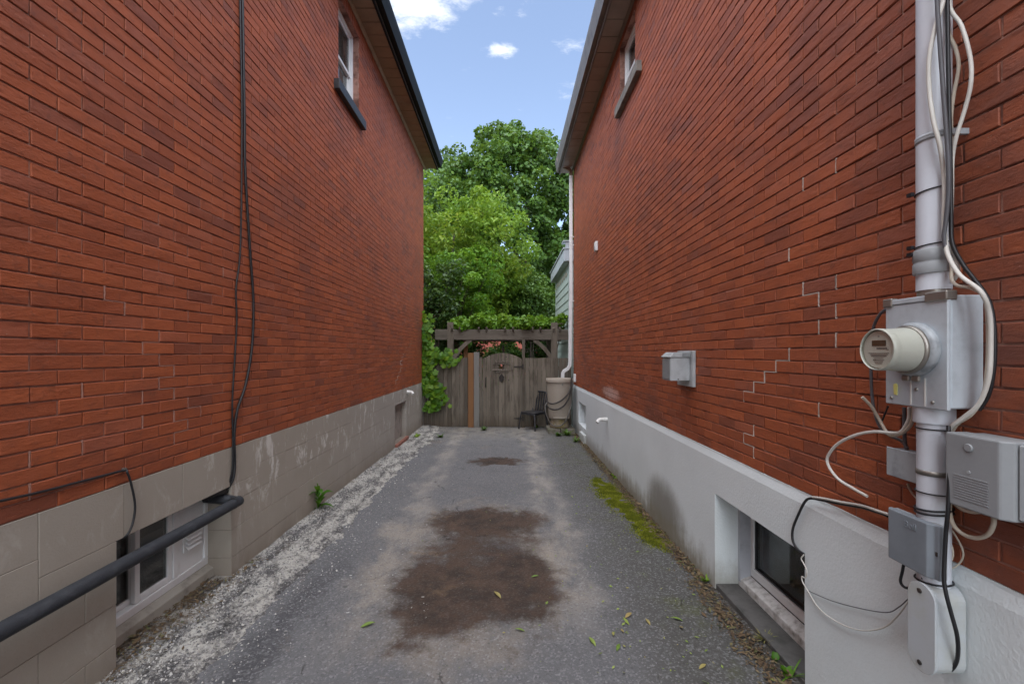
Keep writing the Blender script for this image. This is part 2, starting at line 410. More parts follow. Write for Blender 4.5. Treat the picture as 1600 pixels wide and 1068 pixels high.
    cc = mixc(t, mth(t, 'MULTIPLY', ck, .5), cc, (.03, .028, .026))
    h = mth(t, 'SUBTRACT', mth(t, 'ADD', mth(t, 'MULTIPLY', ax, .8), fine), mth(t, 'MULTIPLY', ck, 2.0))
    setb(t, b, color=cc, rough=.86, spec=.35, normal=bump(t, h, .7, .006))
    return m
asphalt = asphalt_mat()

def crumble_mat():
    m, t, b = new_mat('crumbling_concrete'); p = pos(t); x, y, z = sep(t, p)
    n = noise(t, vscale(t, p, (1.4, .5, 1)), 5, 7, .72); f = noise(t, p, 130, 3, .7)
    ax, ay, az = sep(t, nd(t, 'ShaderNodeTexVoronoi', {'Vector': p, 'Scale': 80.0}).outputs['Color'])
    n_ = mth(t, 'ADD', mth(t, 'MULTIPLY', n, .7), mth(t, 'MULTIPLY', noise(t, p, 34, 5, .75), .3))
    cc = mixc(t, ss(t, n_, .43, .54), (.105, .10, .10), (.56, .54, .49))
    cc = mixc(t, mth(t, 'MULTIPLY', ss(t, ax, .45, 1.0), .6), cc, mixc(t, ay, (.06, .06, .06), (.50, .49, .48)))
    br = noise(t, vadd(t, p, (4, 4, 4)), 3.5, 6, .7)
    cc = mixc(t, mth(t, 'MULTIPLY', mth(t, 'MULTIPLY', ss(t, br, .5, .64), ss(t, x, -1.72, -1.9)), .75), cc, (.14, .10, .06))
    vor = nd(t, 'ShaderNodeTexVoronoi', {'Vector': vadd(t, vscale(t, p, (1, .5, 1)), comb(t, mth(t, 'MULTIPLY', n, .25), 0.0, 0.0)), 'Scale': 4.2}, feature='DISTANCE_TO_EDGE').outputs['Distance']
    ck = ss(t, vor, .035, .008)
    cc = mixc(t, mth(t, 'MULTIPLY', ck, .28), cc, (.06, .055, .05))
    h = mth(t, 'SUBTRACT', mth(t, 'ADD', mth(t, 'ADD', ax, f), mth(t, 'MULTIPLY', n, 2.0)), mth(t, 'MULTIPLY', ck, 1.0))
    setb(t, b, color=cc, rough=.95, spec=.2, normal=bump(t, h, .9, .012))
    return m
crumble = crumble_mat()
soil = simple('soil', (.075, .058, .04), .95, dirt=.5, dirtc=(.05, .06, .02), scale=3, bmp=.8)

def wood_mat(name, a, bcol, dark, vert=True, bmpk=.5):
    m, t, b = new_mat(name); p = pos(t)
    rnd = nd(t, 'ShaderNodeObjectInfo').outputs['Random']
    q = vadd(t, p, comb(t, mth(t, 'MULTIPLY', rnd, 17.0), mth(t, 'MULTIPLY', rnd, 5.0), mth(t, 'MULTIPLY', rnd, 9.0)))
    g = noise(t, vscale(t, q, (1, 1, .05) if vert else (.05, 1, 1)), 55, 5, .65)
    l = noise(t, vscale(t, q, (1, 1, .22) if vert else (.22, 1, 1)), 9, 5, .6)
    cc = mixc(t, g, a, bcol)
    cc = mixc(t, mth(t, 'MULTIPLY', ss(t, l, .46, .72), .75), cc, dark)
    cc = mixc(t, mth(t, 'MULTIPLY', rnd, .65), cc, dark)
    if name == 'weathered_wood':
        x, y, z = sep(t, p)
        cc = mixc(t, mth(t, 'MULTIPLY', ss(t, mth(t, 'ADD', z, mth(t, 'MULTIPLY', l, .3)), .5, .05), .6), cc, (.075, .055, .035))
        cc = mixc(t, mth(t, 'MULTIPLY', ss(t, noise(t, q, 14, 3, .6), .72, .76), .8), cc, (.03, .022, .016))
    setb(t, b, color=cc, rough=.85, spec=.3, normal=bump(t, g, bmpk, .004))
    return m
wood = wood_mat('weathered_wood', (.135, .115, .09), (.26, .224, .18), (.06, .049, .037))
wood_h = wood_mat('weathered_wood_beam', (.15, .132, .108), (.27, .24, .20), (.075, .062, .048), vert=False)
wood_o = wood_mat('orange_wood', (.25, .115, .048), (.33, .17, .08), (.17, .085, .04))
wood_p = wood_mat('pale_grey_wood', (.17, .165, .15), (.27, .265, .25), (.12, .11, .095))

vinyl = simple('white_vinyl', (.76, .775, .78), .45, dirt=.12, scale=6, bmp=.03)
vinyl_old = simple('dusty_vinyl', (.68, .67, .64), .6, dirt=.25, dirtc=(.25, .2, .15), scale=8, bmp=.1)
blackp = simple('black_paint', (.016, .017, .02), .5, dirt=.3, dirtc=(.06, .06, .065), scale=14, bmp=.3)
greystone = simple('grey_sill', (.20, .185, .165), .85, dirt=.5, scale=8, bmp=.4)
rubber = simple('black_rubber', (.012, .012, .014), .45, dirt=.15, bmp=.05)
greyrub = simple('grey_cable', (.10, .10, .11), .5, dirt=.2, bmp=.05)
whitec = simple('white_cable', (.62, .60, .55), .5, dirt=.25, dirtc=(.38, .35, .30), bmp=.05)
creamc = simple('cream_cable', (.52, .46, .37), .5, dirt=.25, bmp=.05)
insul = simple('pipe_insulation', (.022, .025, .031), .7, dirt=.4, dirtc=(.05, .053, .06), scale=20, bmp=.4)
pvc = simple('grey_pvc', (.62, .65, .70), .42, dirt=.22, dirtc=(.48, .50, .53), scale=5, bmp=.04, streak=True)
pvc_l = simple('pale_pvc', (.46, .49, .51), .5, dirt=.35, dirtc=(.42, .42, .36), scale=9, bmp=.06)
whitepvc = simple('white_pvc', (.72, .71, .68), .45, dirt=.25, bmp=.05)
galv = simple('galvanised_steel', (.50, .55, .59), .42, metal=.15, dirt=.35, dirtc=(.38, .42, .45), scale=22, bmp=.05)
galv_d = simple('dull_zinc', (.38, .41, .43), .5, metal=.1, dirt=.5, dirtc=(.16, .17, .18), scale=14, bmp=.1)
steel = simple('clip_steel', (.30, .28, .25), .4, metal=.7, dirt=.5, bmp=.1)
graybox = simple('grey_enclosure', (.285, .30, .31), .5, dirt=.15, scale=6, bmp=.12)
bluegray = simple('slate_enclosure', (.20, .225, .25), .5, dirt=.2, scale=6, bmp=.08)
vent_gray = simple('vent_grey', (.40, .42, .43), .5, dirt=.3, scale=10, bmp=.08)
vent_dark = simple('vent_shade_grey', (.24, .255, .26), .55, dirt=.3, scale=10, bmp=.08)
soffit_l = simple('brown_soffit', (.30, .215, .145), .55, dirt=.25, scale=3, bmp=.05)
soffit_r = simple('taupe_soffit', (.31, .245, .195), .55, dirt=.25, scale=3, bmp=.05)
trim_l = simple('soffit_trim', (.30, .24, .17), .55, dirt=.3, bmp=.05)
gut_l = simple('black_gutter', (.010, .012, .015), .6, dirt=.15, dirtc=(.03, .035, .035), scale=7, bmp=.05, spec=.15)
gut_r = simple('brown_gutter', (.15, .13, .11), .5, dirt=.4, dirtc=(.08, .075, .07), scale=7, bmp=.08)
shingle = simple('shingles', (.09, .085, .08), .9, dirt=.4, scale=12, bmp=.8)
barrelm = simple('tan_barrel', (.34, .295, .245), .55, dirt=.3, dirtc=(.27, .21, .16), scale=5, bmp=.1, streak=True)
barrel_s = simple('barrel_stain', (.30, .24, .18), .7, dirt=.7, dirtc=(.20, .16, .04), scale=6, bmp=.2)
chairm = simple('black_chair', (.02, .02, .023), .42, dirt=.35, dirtc=(.09, .09, .1), scale=12, bmp=.05)
hosem = simple('dark_hose', (.035, .028, .025), .55, dirt=.3, bmp=.1)
stone = simple('mossy_stone', (.20, .18, .15), .95, dirt=.7, dirtc=(.08, .09, .035), scale=9, bmp=.8)
siding = simple('pale_green_siding', (.44, .53, .49), .6, dirt=.25, dirtc=(.30, .37, .34), scale=4, bmp=.05)
fascia_w = simple('pale_blue_fascia', (.48, .54, .58), .6, dirt=.3, dirtc=(.34, .38, .40), scale=5, bmp=.05)
iron = simple('black_iron', (.02, .017, .015), .6, dirt=.3, dirtc=(.06, .035, .025), scale=18, bmp=.3)
redwood = simple('red_brick_far', (.36, .10, .07), .9, dirt=.3, bmp=.3)
darkin = simple('dark_room', (.05, .048, .045), .9, bmp=.05)
redsill = simple('red_brick_sill', (.26, .10, .07), .9, dirt=.5, bmp=.4)
yellow = simple('yellow_tag', (.75, .70, .22), .5, dirt=.2, bmp=.02)
lcd = simple('meter_display', (.10, .075, .05), .25, dirt=.1, bmp=0)
dial = simple('dial_plate', (.78, .78, .74), .5, dirt=.08, bmp=.01)
print_m = simple('meter_print', (.16, .16, .16), .6, dirt=.1, bmp=0)
meter_body = simple('meter_body', (.44, .45, .39), .3, dirt=.12, dirtc=(.34, .35, .28), bmp=.02)
bark = simple('bark', (.085, .065, .048), .95, dirt=.6, scale=12, bmp=1.0)
drygrass = simple('dry_grass', (.28, .24, .08), .8, dirt=.4, dirtc=(.10, .16, .03), scale=20, bmp=.1)

def glass_mat(name, tint, tf):
    m, t, b = new_mat(name)
    out = [n for n in t.nodes if n.type == 'OUTPUT_MATERIAL'][0]
    t.nodes.remove(b)
    p = pos(t)
    tr = nd(t, 'ShaderNodeBsdfTransparent', {'Color': c4(tint)})
    gl = nd(t, 'ShaderNodeBsdfGlossy', {'Color': (1, 1, 1, 1), 'Roughness': .03, 'Normal': bump(t, noise(t, p, 2.5, 2, .5), .02, .02)})
    df = nd(t, 'ShaderNodeBsdfDiffuse', {'Color': (.30, .29, .27, 1)})
    d = mth(t, 'MULTIPLY', ss(t, noise(t, p, 9, 5, .65), .35, .8), tf)
    a = nd(t, 'ShaderNodeMixShader', {0: nd(t, 'ShaderNodeFresnel', {'IOR': mth(t, 'SUBTRACT', 1.5, mth(t, 'MULTIPLY', nd(t, 'ShaderNodeNewGeometry').outputs['Backfacing'], .8333))}).outputs[0], 1: tr.outputs[0], 2: gl.outputs[0]})
    c = nd(t, 'ShaderNodeMixShader', {0: d, 1: a.outputs[0], 2: df.outputs[0]})
    t.links.new(c.outputs[0], out.inputs[0])
    return m
glass = glass_mat('window_glass', (.55, .58, .58), .22)
clearglass = glass_mat('meter_glass', (.93, .94, .92), .05)

def leaf_mat(name, stops, trans=.35, rough=.5):
    m, t, b = new_mat(name)
    out = [n for n in t.nodes if n.type == 'OUTPUT_MATERIAL'][0]
    at = nd(t, 'ShaderNodeAttribute', None, attribute_name='tint').outputs['Fac']
    rnd = nd(t, 'ShaderNodeObjectInfo').outputs['Random']
    f = mth(t, 'FRACT', mth(t, 'ADD', at, rnd))
    cr = nd(t, 'ShaderNodeValToRGB', {0: f}); e = cr.color_ramp.elements
    for i, (q, c) in enumerate(stops):
        el = e[i] if i < 2 else e.new(q)
        el.position = q; el.color = c4(c)
    cc = cr.outputs[0]
    setb(t, b, color=cc, rough=rough, spec=.4)
    tl = nd(t, 'ShaderNodeBsdfTranslucent', {'Color': mixc(t, .5, cc, (.16, .22, .02))})
    mx = nd(t, 'ShaderNodeMixShader', {0: trans, 1: b.outputs[0], 2: tl.outputs[0]})
    t.links.new(mx.outputs[0], out.inputs[0])
    return m
leaf_light = leaf_mat('leaf_yellow_green', [(0, (.10, .22, .02)), (.5, (.16, .29, .025)), (.85, (.23, .33, .03)), (1, (.29, .31, .05))], .45)
leaf_bright = leaf_mat('leaf_bright_green', [(0, (.06, .18, .012)), (.6, (.12, .29, .018)), (1, (.18, .34, .025))], .45)
leaf_maple = leaf_mat('leaf_maple', [(0, (.04, .10, .018)), (.6, (.075, .165, .024)), (1, (.12, .22, .03))], .32)
leaf_dark = leaf_mat('leaf_dark', [(0, (.028, .07, .015)), (.7, (.048, .11, .02)), (1, (.08, .15, .024))], .28)
leaf_vine = leaf_mat('leaf_vine', [(0, (.06, .17, .012)), (.55, (.12, .27, .016)), (1, (.19, .32, .022))], .4)
leaf_fallen = leaf_mat('leaf_fallen', [(0, (.12, .20, .03)), (.6, (.26, .33, .07)), (1, (.34, .26, .10))], .1)
litter_m = leaf_mat('leaf_litter', [(0, (.07, .045, .028)), (.5, (.14, .09, .05)), (.8, (.20, .15, .08)), (1, (.10, .12, .04))], .1, .8)
moss_m = leaf_mat('moss_green', [(0, (.10, .12, .010)), (.5, (.19, .21, .012)), (1, (.30, .32, .02))], .2, .9)
gravel_m = leaf_mat('gravel_chips', [(0, (.10, .10, .10)), (.5, (.28, .27, .26)), (1, (.58, .56, .52))], 0.0, .9)

# ------------------------------------------------------------------ ground
def gz(x, y):
    """height of the driveway surface"""
    z = -.006 * y
    z += .075 * max(0, min(1, (-1.30 - x) / .55)) * (1 - max(0, min(1, (y - 4.5) / 3.0)) * .6)
    z += .006 * mnoise.noise((x * 1.3, y * 1.1, 0)) - .012 * max(0, min(1, (x - 1.2) / .2))
    return z
def ground_pt(px, py, dz=0.0):
    Y = CAMZ * FPX / (py - VY)
    for _ in range(6):
        X = (px - VX) * Y / FPX; Y = (CAMZ - gz(X, Y)) * FPX / (py - VY)
    return Vector((X, Y, gz(X, Y) + dz))
def sheet(name, x0, x1, y0, y1, s, fz, m, edge=None):
    nx, ny = max(2, int((x1 - x0) / s) + 1), max(2, int((y1 - y0) / s) + 1)
    xs, ys = np.linspace(x0, x1, nx), np.linspace(y0, y1, ny)
    V = np.array([(edge(x, y) if edge else x, y, fz(edge(x, y) if edge else x, y)) for y in ys for x in xs])
    F = np.array([(j * nx + i, j * nx + i + 1, (j + 1) * nx + i + 1, (j + 1) * nx + i) for j in range(ny - 1) for i in range(nx - 1)])
    return npmesh(name, V, F, m, None, True)
tag(sheet('ground', -400, 400, -400, 600, 100, lambda x, y: -.16, soil), kind='structure')
tag(sheet('driveway', -2.3, 1.85, -6, 10.0, .10, gz, asphalt), kind='structure')
def strip_edge(x, y):
    f = (x + 2.3) / .8                                     # 0 at the wall, 1 at the ragged outer edge
    return x + f * (.13 * mnoise.noise((y * 1.2, 3.3, 0)) + .06 * mnoise.noise((y * 5.0, 1.3, 0)) + .03 * mnoise.noise((y * 17.0, 2.3, 0)) + max(0, (y - 7)) * .04)
def strip_z(x, y):
    f = max(0, min(1, (x + 1.62 - .0) / .12))
    e = .018 * (1 - f) + .010 * mnoise.noise((x * 7, y * 5, 1)) + .006 * mnoise.noise((x * 25, y * 18, 4))
    return gz(x, y) + max(e, -.01) - .004 * f
tag(sheet('crumbled_concrete_strip', -2.3, -1.5, -1, 9.98, .025, strip_z, crumble, strip_edge), kind='structure')

# ------------------------------------------------------------------ bricks
def brick_shape(L, H, D, seed, depth_dir=1):
    """front face at x=0 facing +x, body going to -x; chamfered, slightly uneven; 10 quads"""
    r = random.Random(seed); c = .0022
    j = lambda a: r.uniform(-a, a)
    a, b = L / 2, H / 2
    fr = [(j(.0012), sy * (a - c) + j(.0015), sz * (b - c) + j(.0012)) for sy, sz in ((-1, -1), (1, -1), (1, 1), (-1, 1))]
    if r.random() < .22:                               # a knocked-off corner
        k = r.randrange(4); s = fr[k]; fr[k] = (s[0] - .002, s[1] - math.copysign(r.uniform(.004, .014), s[1]), s[2] - math.copysign(r.uniform(.002, .008), s[2]))
    mid = [(-c, sy * a + j(.0012), sz * b + j(.0012)) for sy, sz in ((-1, -1), (1, -1), (1, 1), (-1, 1))]
    bk = [(-D, p[1], p[2]) for p in mid]
    V = fr + mid + bk
    F = [(0, 1, 2, 3)] + [(i, 4 + i, 4 + (i + 1) % 4, (i + 1) % 4) for i in range(4)] + [(4 + i, 8 + i, 8 + (i + 1) % 4, 4 + (i + 1) % 4) for i in range(4)]
    return V, [tuple(reversed(f)) for f in F[1:5]] + [F[0]] + [tuple(reversed(f)) for f in F[5:]]
JW = .0076
BVAR = {}
def shared_brick(side, k, m):
    key = (side, k)
    if key not in BVAR:
        V, F = brick_shape(BL - JW, CRS - JW, .06, 100 + k)
        if side > 0: V = [(-x, -y, z) for x, y, z in V]
        me = bpy.data.meshes.new('brick'); me.from_pydata(V, [], F); me.materials.append(m); me.update()
        BVAR[key] = me
    return BVAR[key]
def lay_bricks(wall, side, X, z0, j0, ztop, y0, y1, hole, m, solid_y):
    """side -1: wall left of the drive (faces +x); +1: right (faces -x). 300 nearest bricks are objects, the rest one mesh"""
    rows = int(round((ztop - z0) / CRS)); cand = []
    hy0, hy1, hz0, hz1 = hole
    for k in range(rows):
        zc = z0 + (k + .5) * CRS
        start = j0 + (0 if k % 2 else BL / 2)
        n0 = math.floor((y0 - start) / BL)
        y = start + n0 * BL
        while y < y1:
            a, b = max(y, y0), min(y + BL, y1)
            segs = [(a, b)]
            sold = zc > hz1
            if hz0 - 1e-4 < zc and (zc < hz1 or sold):
                ha, hb = (hy0, hy1) if not sold else (hy0 - .11, hy1 + .11)
                segs = []
                if a < ha: segs.append((a, min(b, ha)))
                if b > hb: segs.append((max(a, hb), b))
            for a, b in segs:
                if b - a > .03: cand.append((a, b, zc, CRS, abs(b - a - BL) < 1e-6))
            y += BL
    nsol = int((hy1 - hy0 + .22) / CRS)                      # upright course over the window
    wsol = (hy1 - hy0 + .22) / nsol
    for i in range(nsol):
        cand.append((hy0 - .11 + i * wsol, hy0 - .11 + (i + 1) * wsol, (hz1 + ztop) / 2, ztop - hz1, False))
    def area(c):
        a, b, zc, h, full = c
        if a < .4: return 0
        xa, xb = VX + X * FPX / a, VX + X * FPX / b
        y_ = VY - (zc - CAMZ) * FPX / ((a + b) / 2)
        if not (0 <= xa <= 1600 and 0 <= xb <= 1600 and 0 <= y_ <= 1068): return 0
        return abs(xa - xb) * h * FPX / ((a + b) / 2)
    order = sorted(range(len(cand)), key=lambda i: -area(cand[i]))
    objs = set([i for i in order if cand[i][4] and area(cand[i]) > 0][:300])
    V, F = [], []
    base = WOFF[wall.name]
    for i, (a, b, zc, h, full) in enumerate(cand):
        r = random.Random(i * 7 + side)
        if i in objs:
            o = bpy.data.objects.new('brick', shared_brick(side, r.randrange(14), m)); col.objects.link(o); o.parent = wall
            o.location = Vector((X - side * r.uniform(-.0015, .0015), (a + b) / 2 + r.uniform(-.001, .001), zc + r.uniform(-.0012, .0012))) - base
            o.rotation_euler = (r.uniform(-.004, .004), 0, r.uniform(-.004, .004))
        else:
            deep = .115 if (hz0 - .1 < zc and (abs(a - hy1) < .02 or abs(b - hy0) < .02 or h > .1)) else .06
            v, f = brick_shape(b - a - JW, h - JW, deep, i * 13 + 5)
            n = len(V); q = X + r.uniform(-.0015, .0015)
            if side > 0: V += [(q - x, (a + b) / 2 - y, zc + z) for x, y, z in v]
            else: V += [(q + x, (a + b) / 2 + y, zc + z) for x, y, z in v]
            F += [tuple(n + j for j in ff) for ff in f]
    o = npmesh('brick_courses', np.array(V), np.array(F), m, wall)
    o['kind'] = 'stuff'

def repoint(wall, X, side, z0, j0, pix, m):
    """raised mortar in the stepped cracks: snaps photo pixels to the nearest head joint"""
    last = None
    for px, py in pix:
        p = onx(px, py, X); row = math.floor((p.z - z0) / CRS); mb = MB()
        st = j0 + (0 if row % 2 else BL / 2)
        y = st + round((p.y - st) / BL) * BL; za = z0 + row * CRS
        w_ = random.uniform(.0022, .0034); xf = X - side * .0005
        L_, R_ = [], []
        for k in range(7):
            zz = za - .002 + k * (CRS + .004) / 6; d = random.uniform(-.0015, .0015)
            L_.append((y - w_ * random.uniform(.6, 1.2) + d, zz)); R_.append((y + w_ * random.uniform(.6, 1.2) + d, zz))
        if last and abs(last[0] - row) == 1 and abs(last[1] - y) < BL * .8:
            up = last[0] > row; zj = za + CRS if up else za
            far = [(last[1], zj + .0022), (last[1], zj - .0022)]
            if last[1] > y: R_ = R_[:-1] + [(y + w_, zj - .0022)] + far[::-1] if up else [(y + w_, zj + .0022)][:0] + [(last[1], zj - .0022), (last[1], zj + .0022), (y + w_, zj + .0022)] + R_[1:]
            else: L_ = L_[:-1] + [(y - w_, zj - .0022)] + far[::-1] if up else [(last[1], zj - .0022), (last[1], zj + .0022), (y - w_, zj + .0022)] + L_[1:]
        mb.prism(L_ + R_[::-1], 'X', xf, X + side * .02)
        mb.build('mortar_patch', m, wall)
        last = (row, y)

# ------------------------------------------------------------------ left house
H0, H1 = -4.0, 10.05                     # both houses run from H0 to H1
SOF_L, SOF_R = 5.954, 5.768
def shell(house, side, X, ztop, ridge_x, ridge_z, eave_x, y0, y1, far_x, roofm, eave_end):
    m = MB()
    m.box((far_x, y0, -.15), (far_x + side * .25, y1, ztop)); m.build('outer_wall', redwood, house)
    for a, b in ((y0 - .0, y0 + .25), (y1 - .25, y1)):
        MB().box((X + side * .252, a + .001, -.15), (far_x - side * .002, b - .001, ztop)).build('end_wall', redwood, house)
    e2 = far_x + side * .45
    m = MB()
    zt = ztop + .16
    pr = [(eave_x, zt), (ridge_x, ridge_z), (e2, zt), (e2, zt + .06), (ridge_x, ridge_z + .07), (eave_x, zt + .06)]
    m.prism(pr, 'Y', y0 - .3, eave_end)
    r = m.build('roof', shingle, house)
    g = MB()
    for a, b in ((y0 + .02, y0 + .2), (y1 - .2, y1 - .02)):
        g.prism([(X + side * .1, ztop + .002), (far_x, ztop + .002), (ridge_x, ridge_z - .1)], 'Y', a, b)
    g.build('gable', redwood, house)
    MB().box((X + side * .26, y0 + .26, -.13), (far_x - side * .01, y1 - .26, -.08)).build('floor', darkin, house)
    MB().box((X + side * 1.4, y0 + .26, -.05), (X + side * 1.5, y1 - .26, ztop - .05)).build('partition', darkin, house)

def soffit(house, side, X, zs, outx, y0, y1, pw, m, tm):
    s = MB().box((X - side * .003, y0, zs + .012), (outx, y1, zs + .02)).build('soffit', m, house)
    n = int((y1 - y0) / pw); base = WOFF[s.name]
    V, F = [], []
    me = MB().box((min(X, outx) + .004, 0, zs), (max(X, outx) - .004, pw - .014, zs + .013)).mesh('soffit_panel', Vector((0, 0, 0)), .002, 1)
    me.materials.append(m)
    for i in range(n):
        o = bpy.data.objects.new('soffit_panel', me); col.objects.link(o); o.parent = s
        o.location = Vector((0, y0 + .003 + i * pw, random.uniform(-.001, .001))) - base
    MB().prism([(X - side * .002, zs), (X - side * .032, zs), (X - side * .032, zs - .012), (X - side * .008, zs - .045), (X - side * .002, zs - .045)], 'Y', y0, y1).build('soffit_trim', tm, house)

def gutter(house, side, xin, xout, zb, zt, y0, y1, m, fas):
    d = xout - xin
    prof = [(xin, zb), (xin + d * .62, zb), (xin + d * .78, zb + (zt - zb) * .35), (xin + d * .95, zb + (zt - zb) * .7), (xout, zb + (zt - zb) * .86), (xout, zt), (xout - d * .09, zt),
            (xout - d * .09, zt - .02), (xin + d * .7, zb + (zt - zb) * .4), (xin + d * .55, zb + .006), (xin + d * .06, zb + .006), (xin + d * .06, zt), (xin, zt)]
    MB().prism(prof, 'Y', y0, y1).build('gutter', m, house)
    MB().box((xin - d * .02, y0, zb - .055), (xin - d * .25, y1 - .01, zt + .0)).build('fascia', fas, house)

def dh_window(house, side, X, hy0, hy1, hz0, hz1, framem, setback, fd):
    """double-hung window: frame, two sashes, panes"""
    xo, xi = X + side * setback, X + side * (setback + fd)
    f = MB(); w_ = .045
    f.box((xo, hy0 + .002, hz0), (xi, hy0 + w_, hz1)); f.box((xo, hy1 - w_, hz0), (xi, hy1 - .002, hz1))
    f.box((xo, hy0 + w_, hz1 - w_), (xi, hy1 - w_, hz1 - .002)); f.box((xo, hy0 + w_, hz0 + .002), (xi, hy1 - w_, hz0 + w_))
    win = f.build('window', framem, house, .003, 1)
    zm = (hz0 + hz1) / 2 - .02
    for za, zb_, off in ((zm - .015, hz1 - w_ - .002, .022), (hz0 + w_ + .002, zm + .022, .048)):
        a, b = xi - side * (fd - off), xi - side * (fd - off - .022)
        s = MB(); k = .038
        ya, yb = hy0 + w_ + .001, hy1 - w_ - .001
        s.box((a, ya, za), (b, ya + k, zb_)); s.box((a, yb - k, za), (b, yb, zb_)); s.box((a, ya + k, za), (b, yb - k, za + k)); s.box((a, ya + k, zb_ - k), (b, yb - k, zb_))
        s.build('sash', framem, win, .002, 1)
        MB().box(((a + b) / 2 - .002, ya + k - .003, za + k - .003), ((a + b) / 2 + .002, yb - k + .003, zb_ - k + .003)).build('pane', glass, win)
    return win

# --- left
LH = (4.997, 5.686, FL_TOP + 57 * CRS, FL_TOP + 73 * CRS)
hl = empty('brick_house', (XL, 3, 0), 'red brick house with bare concrete block foundation and black gutter, left of the driveway', 'house')
LW = slab((H0, FL_TOP), (H1 - .002, SOF_L + .02), [LH], XL - .006, XL - .25).build('wall', mortar, hl)
lay_bricks(LW, -1, XL, FL_TOP, JL, FL_TOP + 76 * CRS, -.7, H1, LH, brickL, None)
repoint(LW, XL, -1, FL_TOP, JL, [(253, 523), (228, 544), (253, 563), (275, 577), (251, 598), (275, 614), (225, 621), (297, 628), (315, 642), (273, 650), (294, 664), (272, 685), (170, 462), (199, 477), (276, 490), (355, 430), (135, 600), (210, 660), (160, 690), (85, 715), (45, 770)], patch_pink)
repoint(LW, XL, -1, FL_TOP, JL, [(642, 532), (639, 539), (635, 546), (631, 553), (630, 560), (628, 567), (628, 574), (626, 580), (624, 586), (622, 592), (620, 598)], patch_white)
# foundation of concrete blocks
LB = (2.156, 3.06, -.2, .70); LS = (7.5, 8.35, .06, .73)
fo = slab((H0, -.2), (H1, FL_TOP - .003), [LB, LS], XL - .006, XL - .22).build('foundation', block_joint, hl)
def blocks(parent, X, holes):
    cz = [FL_TOP, .78, .585, .39, .195, 0, -.195]; base = WOFF[parent.name]; n = 0
    for r in range(6):
        zt, zb = cz[r], cz[r + 1]
        y = H0 + (.2 if r % 2 or r == 0 else 0)
        while y < H1 - .02:
            a, b = y, min(y + .4, H1); y += .4
            if b < .3: continue
            segs = [(a, b, zb, zt)]
            if r < 2:                                         # lintel blocks over the window hang lower
                cuts_ = [a] + [c for c in (1.8, 3.4) if a + .01 < c < b - .01] + [b]
                segs = []
                for p, q in zip(cuts_, cuts_[1:]):
                    lin = 1.8 < (p + q) / 2 < 3.4
                    segs.append((p, q, .70 if lin and r == 0 else zb, .70 if lin and r == 1 else zt))
            for h in holes:
                ns = []
                for (p, q, u_, v_) in segs:
                    if v_ <= h[2] + .001 or u_ >= h[3] - .001 or q <= h[0] or p >= h[1]: ns.append((p, q, u_, v_)); continue
                    if p < h[0]: ns.append((p, h[0], u_, v_))
                    if q > h[1]: ns.append((h[1], q, u_, v_))
                    if v_ > h[3]: ns.append((max(p, h[0]), min(q, h[1]), h[3], v_))
                    if u_ < h[2]: ns.append((max(p, h[0]), min(q, h[1]), u_, h[2]))
                segs = ns
            for (p, q, u_, v_) in segs:
                if q - p < .03 or v_ - u_ < .03: continue
                m = MB(); d = random.uniform(-.001, .001)
                e = lambda yy: 0.0 if any(abs(yy - h[0]) < .001 or abs(yy - h[1]) < .001 for h in holes) else .0012
                et = .001 if r == 0 else .0012
                m.box((X + d, p + e(p) - (.003 if e(p) == 0 and any(abs(p - h[1]) < .001 for h in holes) else 0), u_ + .0012), (X - .225, q - e(q) + (.003 if e(q) == 0 and any(abs(q - h[0]) < .001 for h in holes) else 0), v_ - et))
                m.build('block', blockm, parent, .0015, 1)
blocks(fo, XL, [LB, LS])
shell(hl, -1, XL, SOF_L + .03, -5.8, 8.6, -1.56, H0, H1, -9.5, shingle, 10.23)
soffit(hl, -1, XL, SOF_L, -1.632, -4.2, 10.23, .23, soffit_l, trim_l)
gutter(hl, -1, -1.63, -1.515, 5.995, 6.165, -4.3, 10.24, gut_l, gut_l)
wl = dh_window(hl, -1, XL, *LH, vinyl, .075, .085)
sm = MB()
sm.box((XL - .11, 4.86, LH[2] - .115), (XL + .065, 5.79, LH[2] + .002)); sm.build('sill', blackp, wl, .008, 2)
MB().box((XL - .20, LH[0] + .03, LH[2] + .03), (XL - .19, LH[1] - .03, LH[3] - .05)).build('pale_backing', simple('pale_blue_grey', (.55, .60, .66), .8), wl)  # pale blue-grey sheet added behind the panes so the glass looks paler
# basement slider window with vent panel
xw = XL - .165
bw = MB()
za, zb = .155, .697
bw.box((xw - .07, 2.15, za), (xw, 3.065, za + .05)); bw.box((xw - .07, 2.15, zb - .04), (xw, 3.065, zb))
bw.box((xw - .07, 2.15, za + .05), (xw, 2.195, zb - .04)); bw.box((xw - .07, 2.745, za + .05), (xw - .001, 2.785, zb - .04)); bw.box((xw - .07, 3.025, za + .05), (xw, 3.065, zb - .04))
win = bw.build('basement_window', vinyl, hl, .004, 1)
def sash(parent, x, y0, y1, z0, z1, k, m, pane=glass):
    s = MB(); d = .028
    s.box((x - d, y0, z0), (x, y0 + k, z1)); s.box((x - d, y1 - k, z0), (x, y1, z1)); s.box((x - d, y0 + k, z0), (x, y1 - k, z0 + k)); s.box((x - d, y0 + k, z1 - k), (x, y1 - k, z1))
    s.build('sash', m, parent, .003, 1)
    MB().box((x - d * .5 - .002, y0 + k - .003, z0 + k - .003), (x - d * .5 + .002, y1 - k + .003, z1 - k + .003)).build('pane', pane, parent)
sash(win, xw - .008, 2.47, 2.744, za + .052, zb - .042, .034, vinyl)
sash(win, xw - .040, 2.20, 2.505, za + .052, zb - .042, .030, vinyl)
MB().box((xw - .04, 2.786, za + .051), (xw - .012, 3.024, zb - .041)).build('vent_panel', vinyl, win, .002, 1)
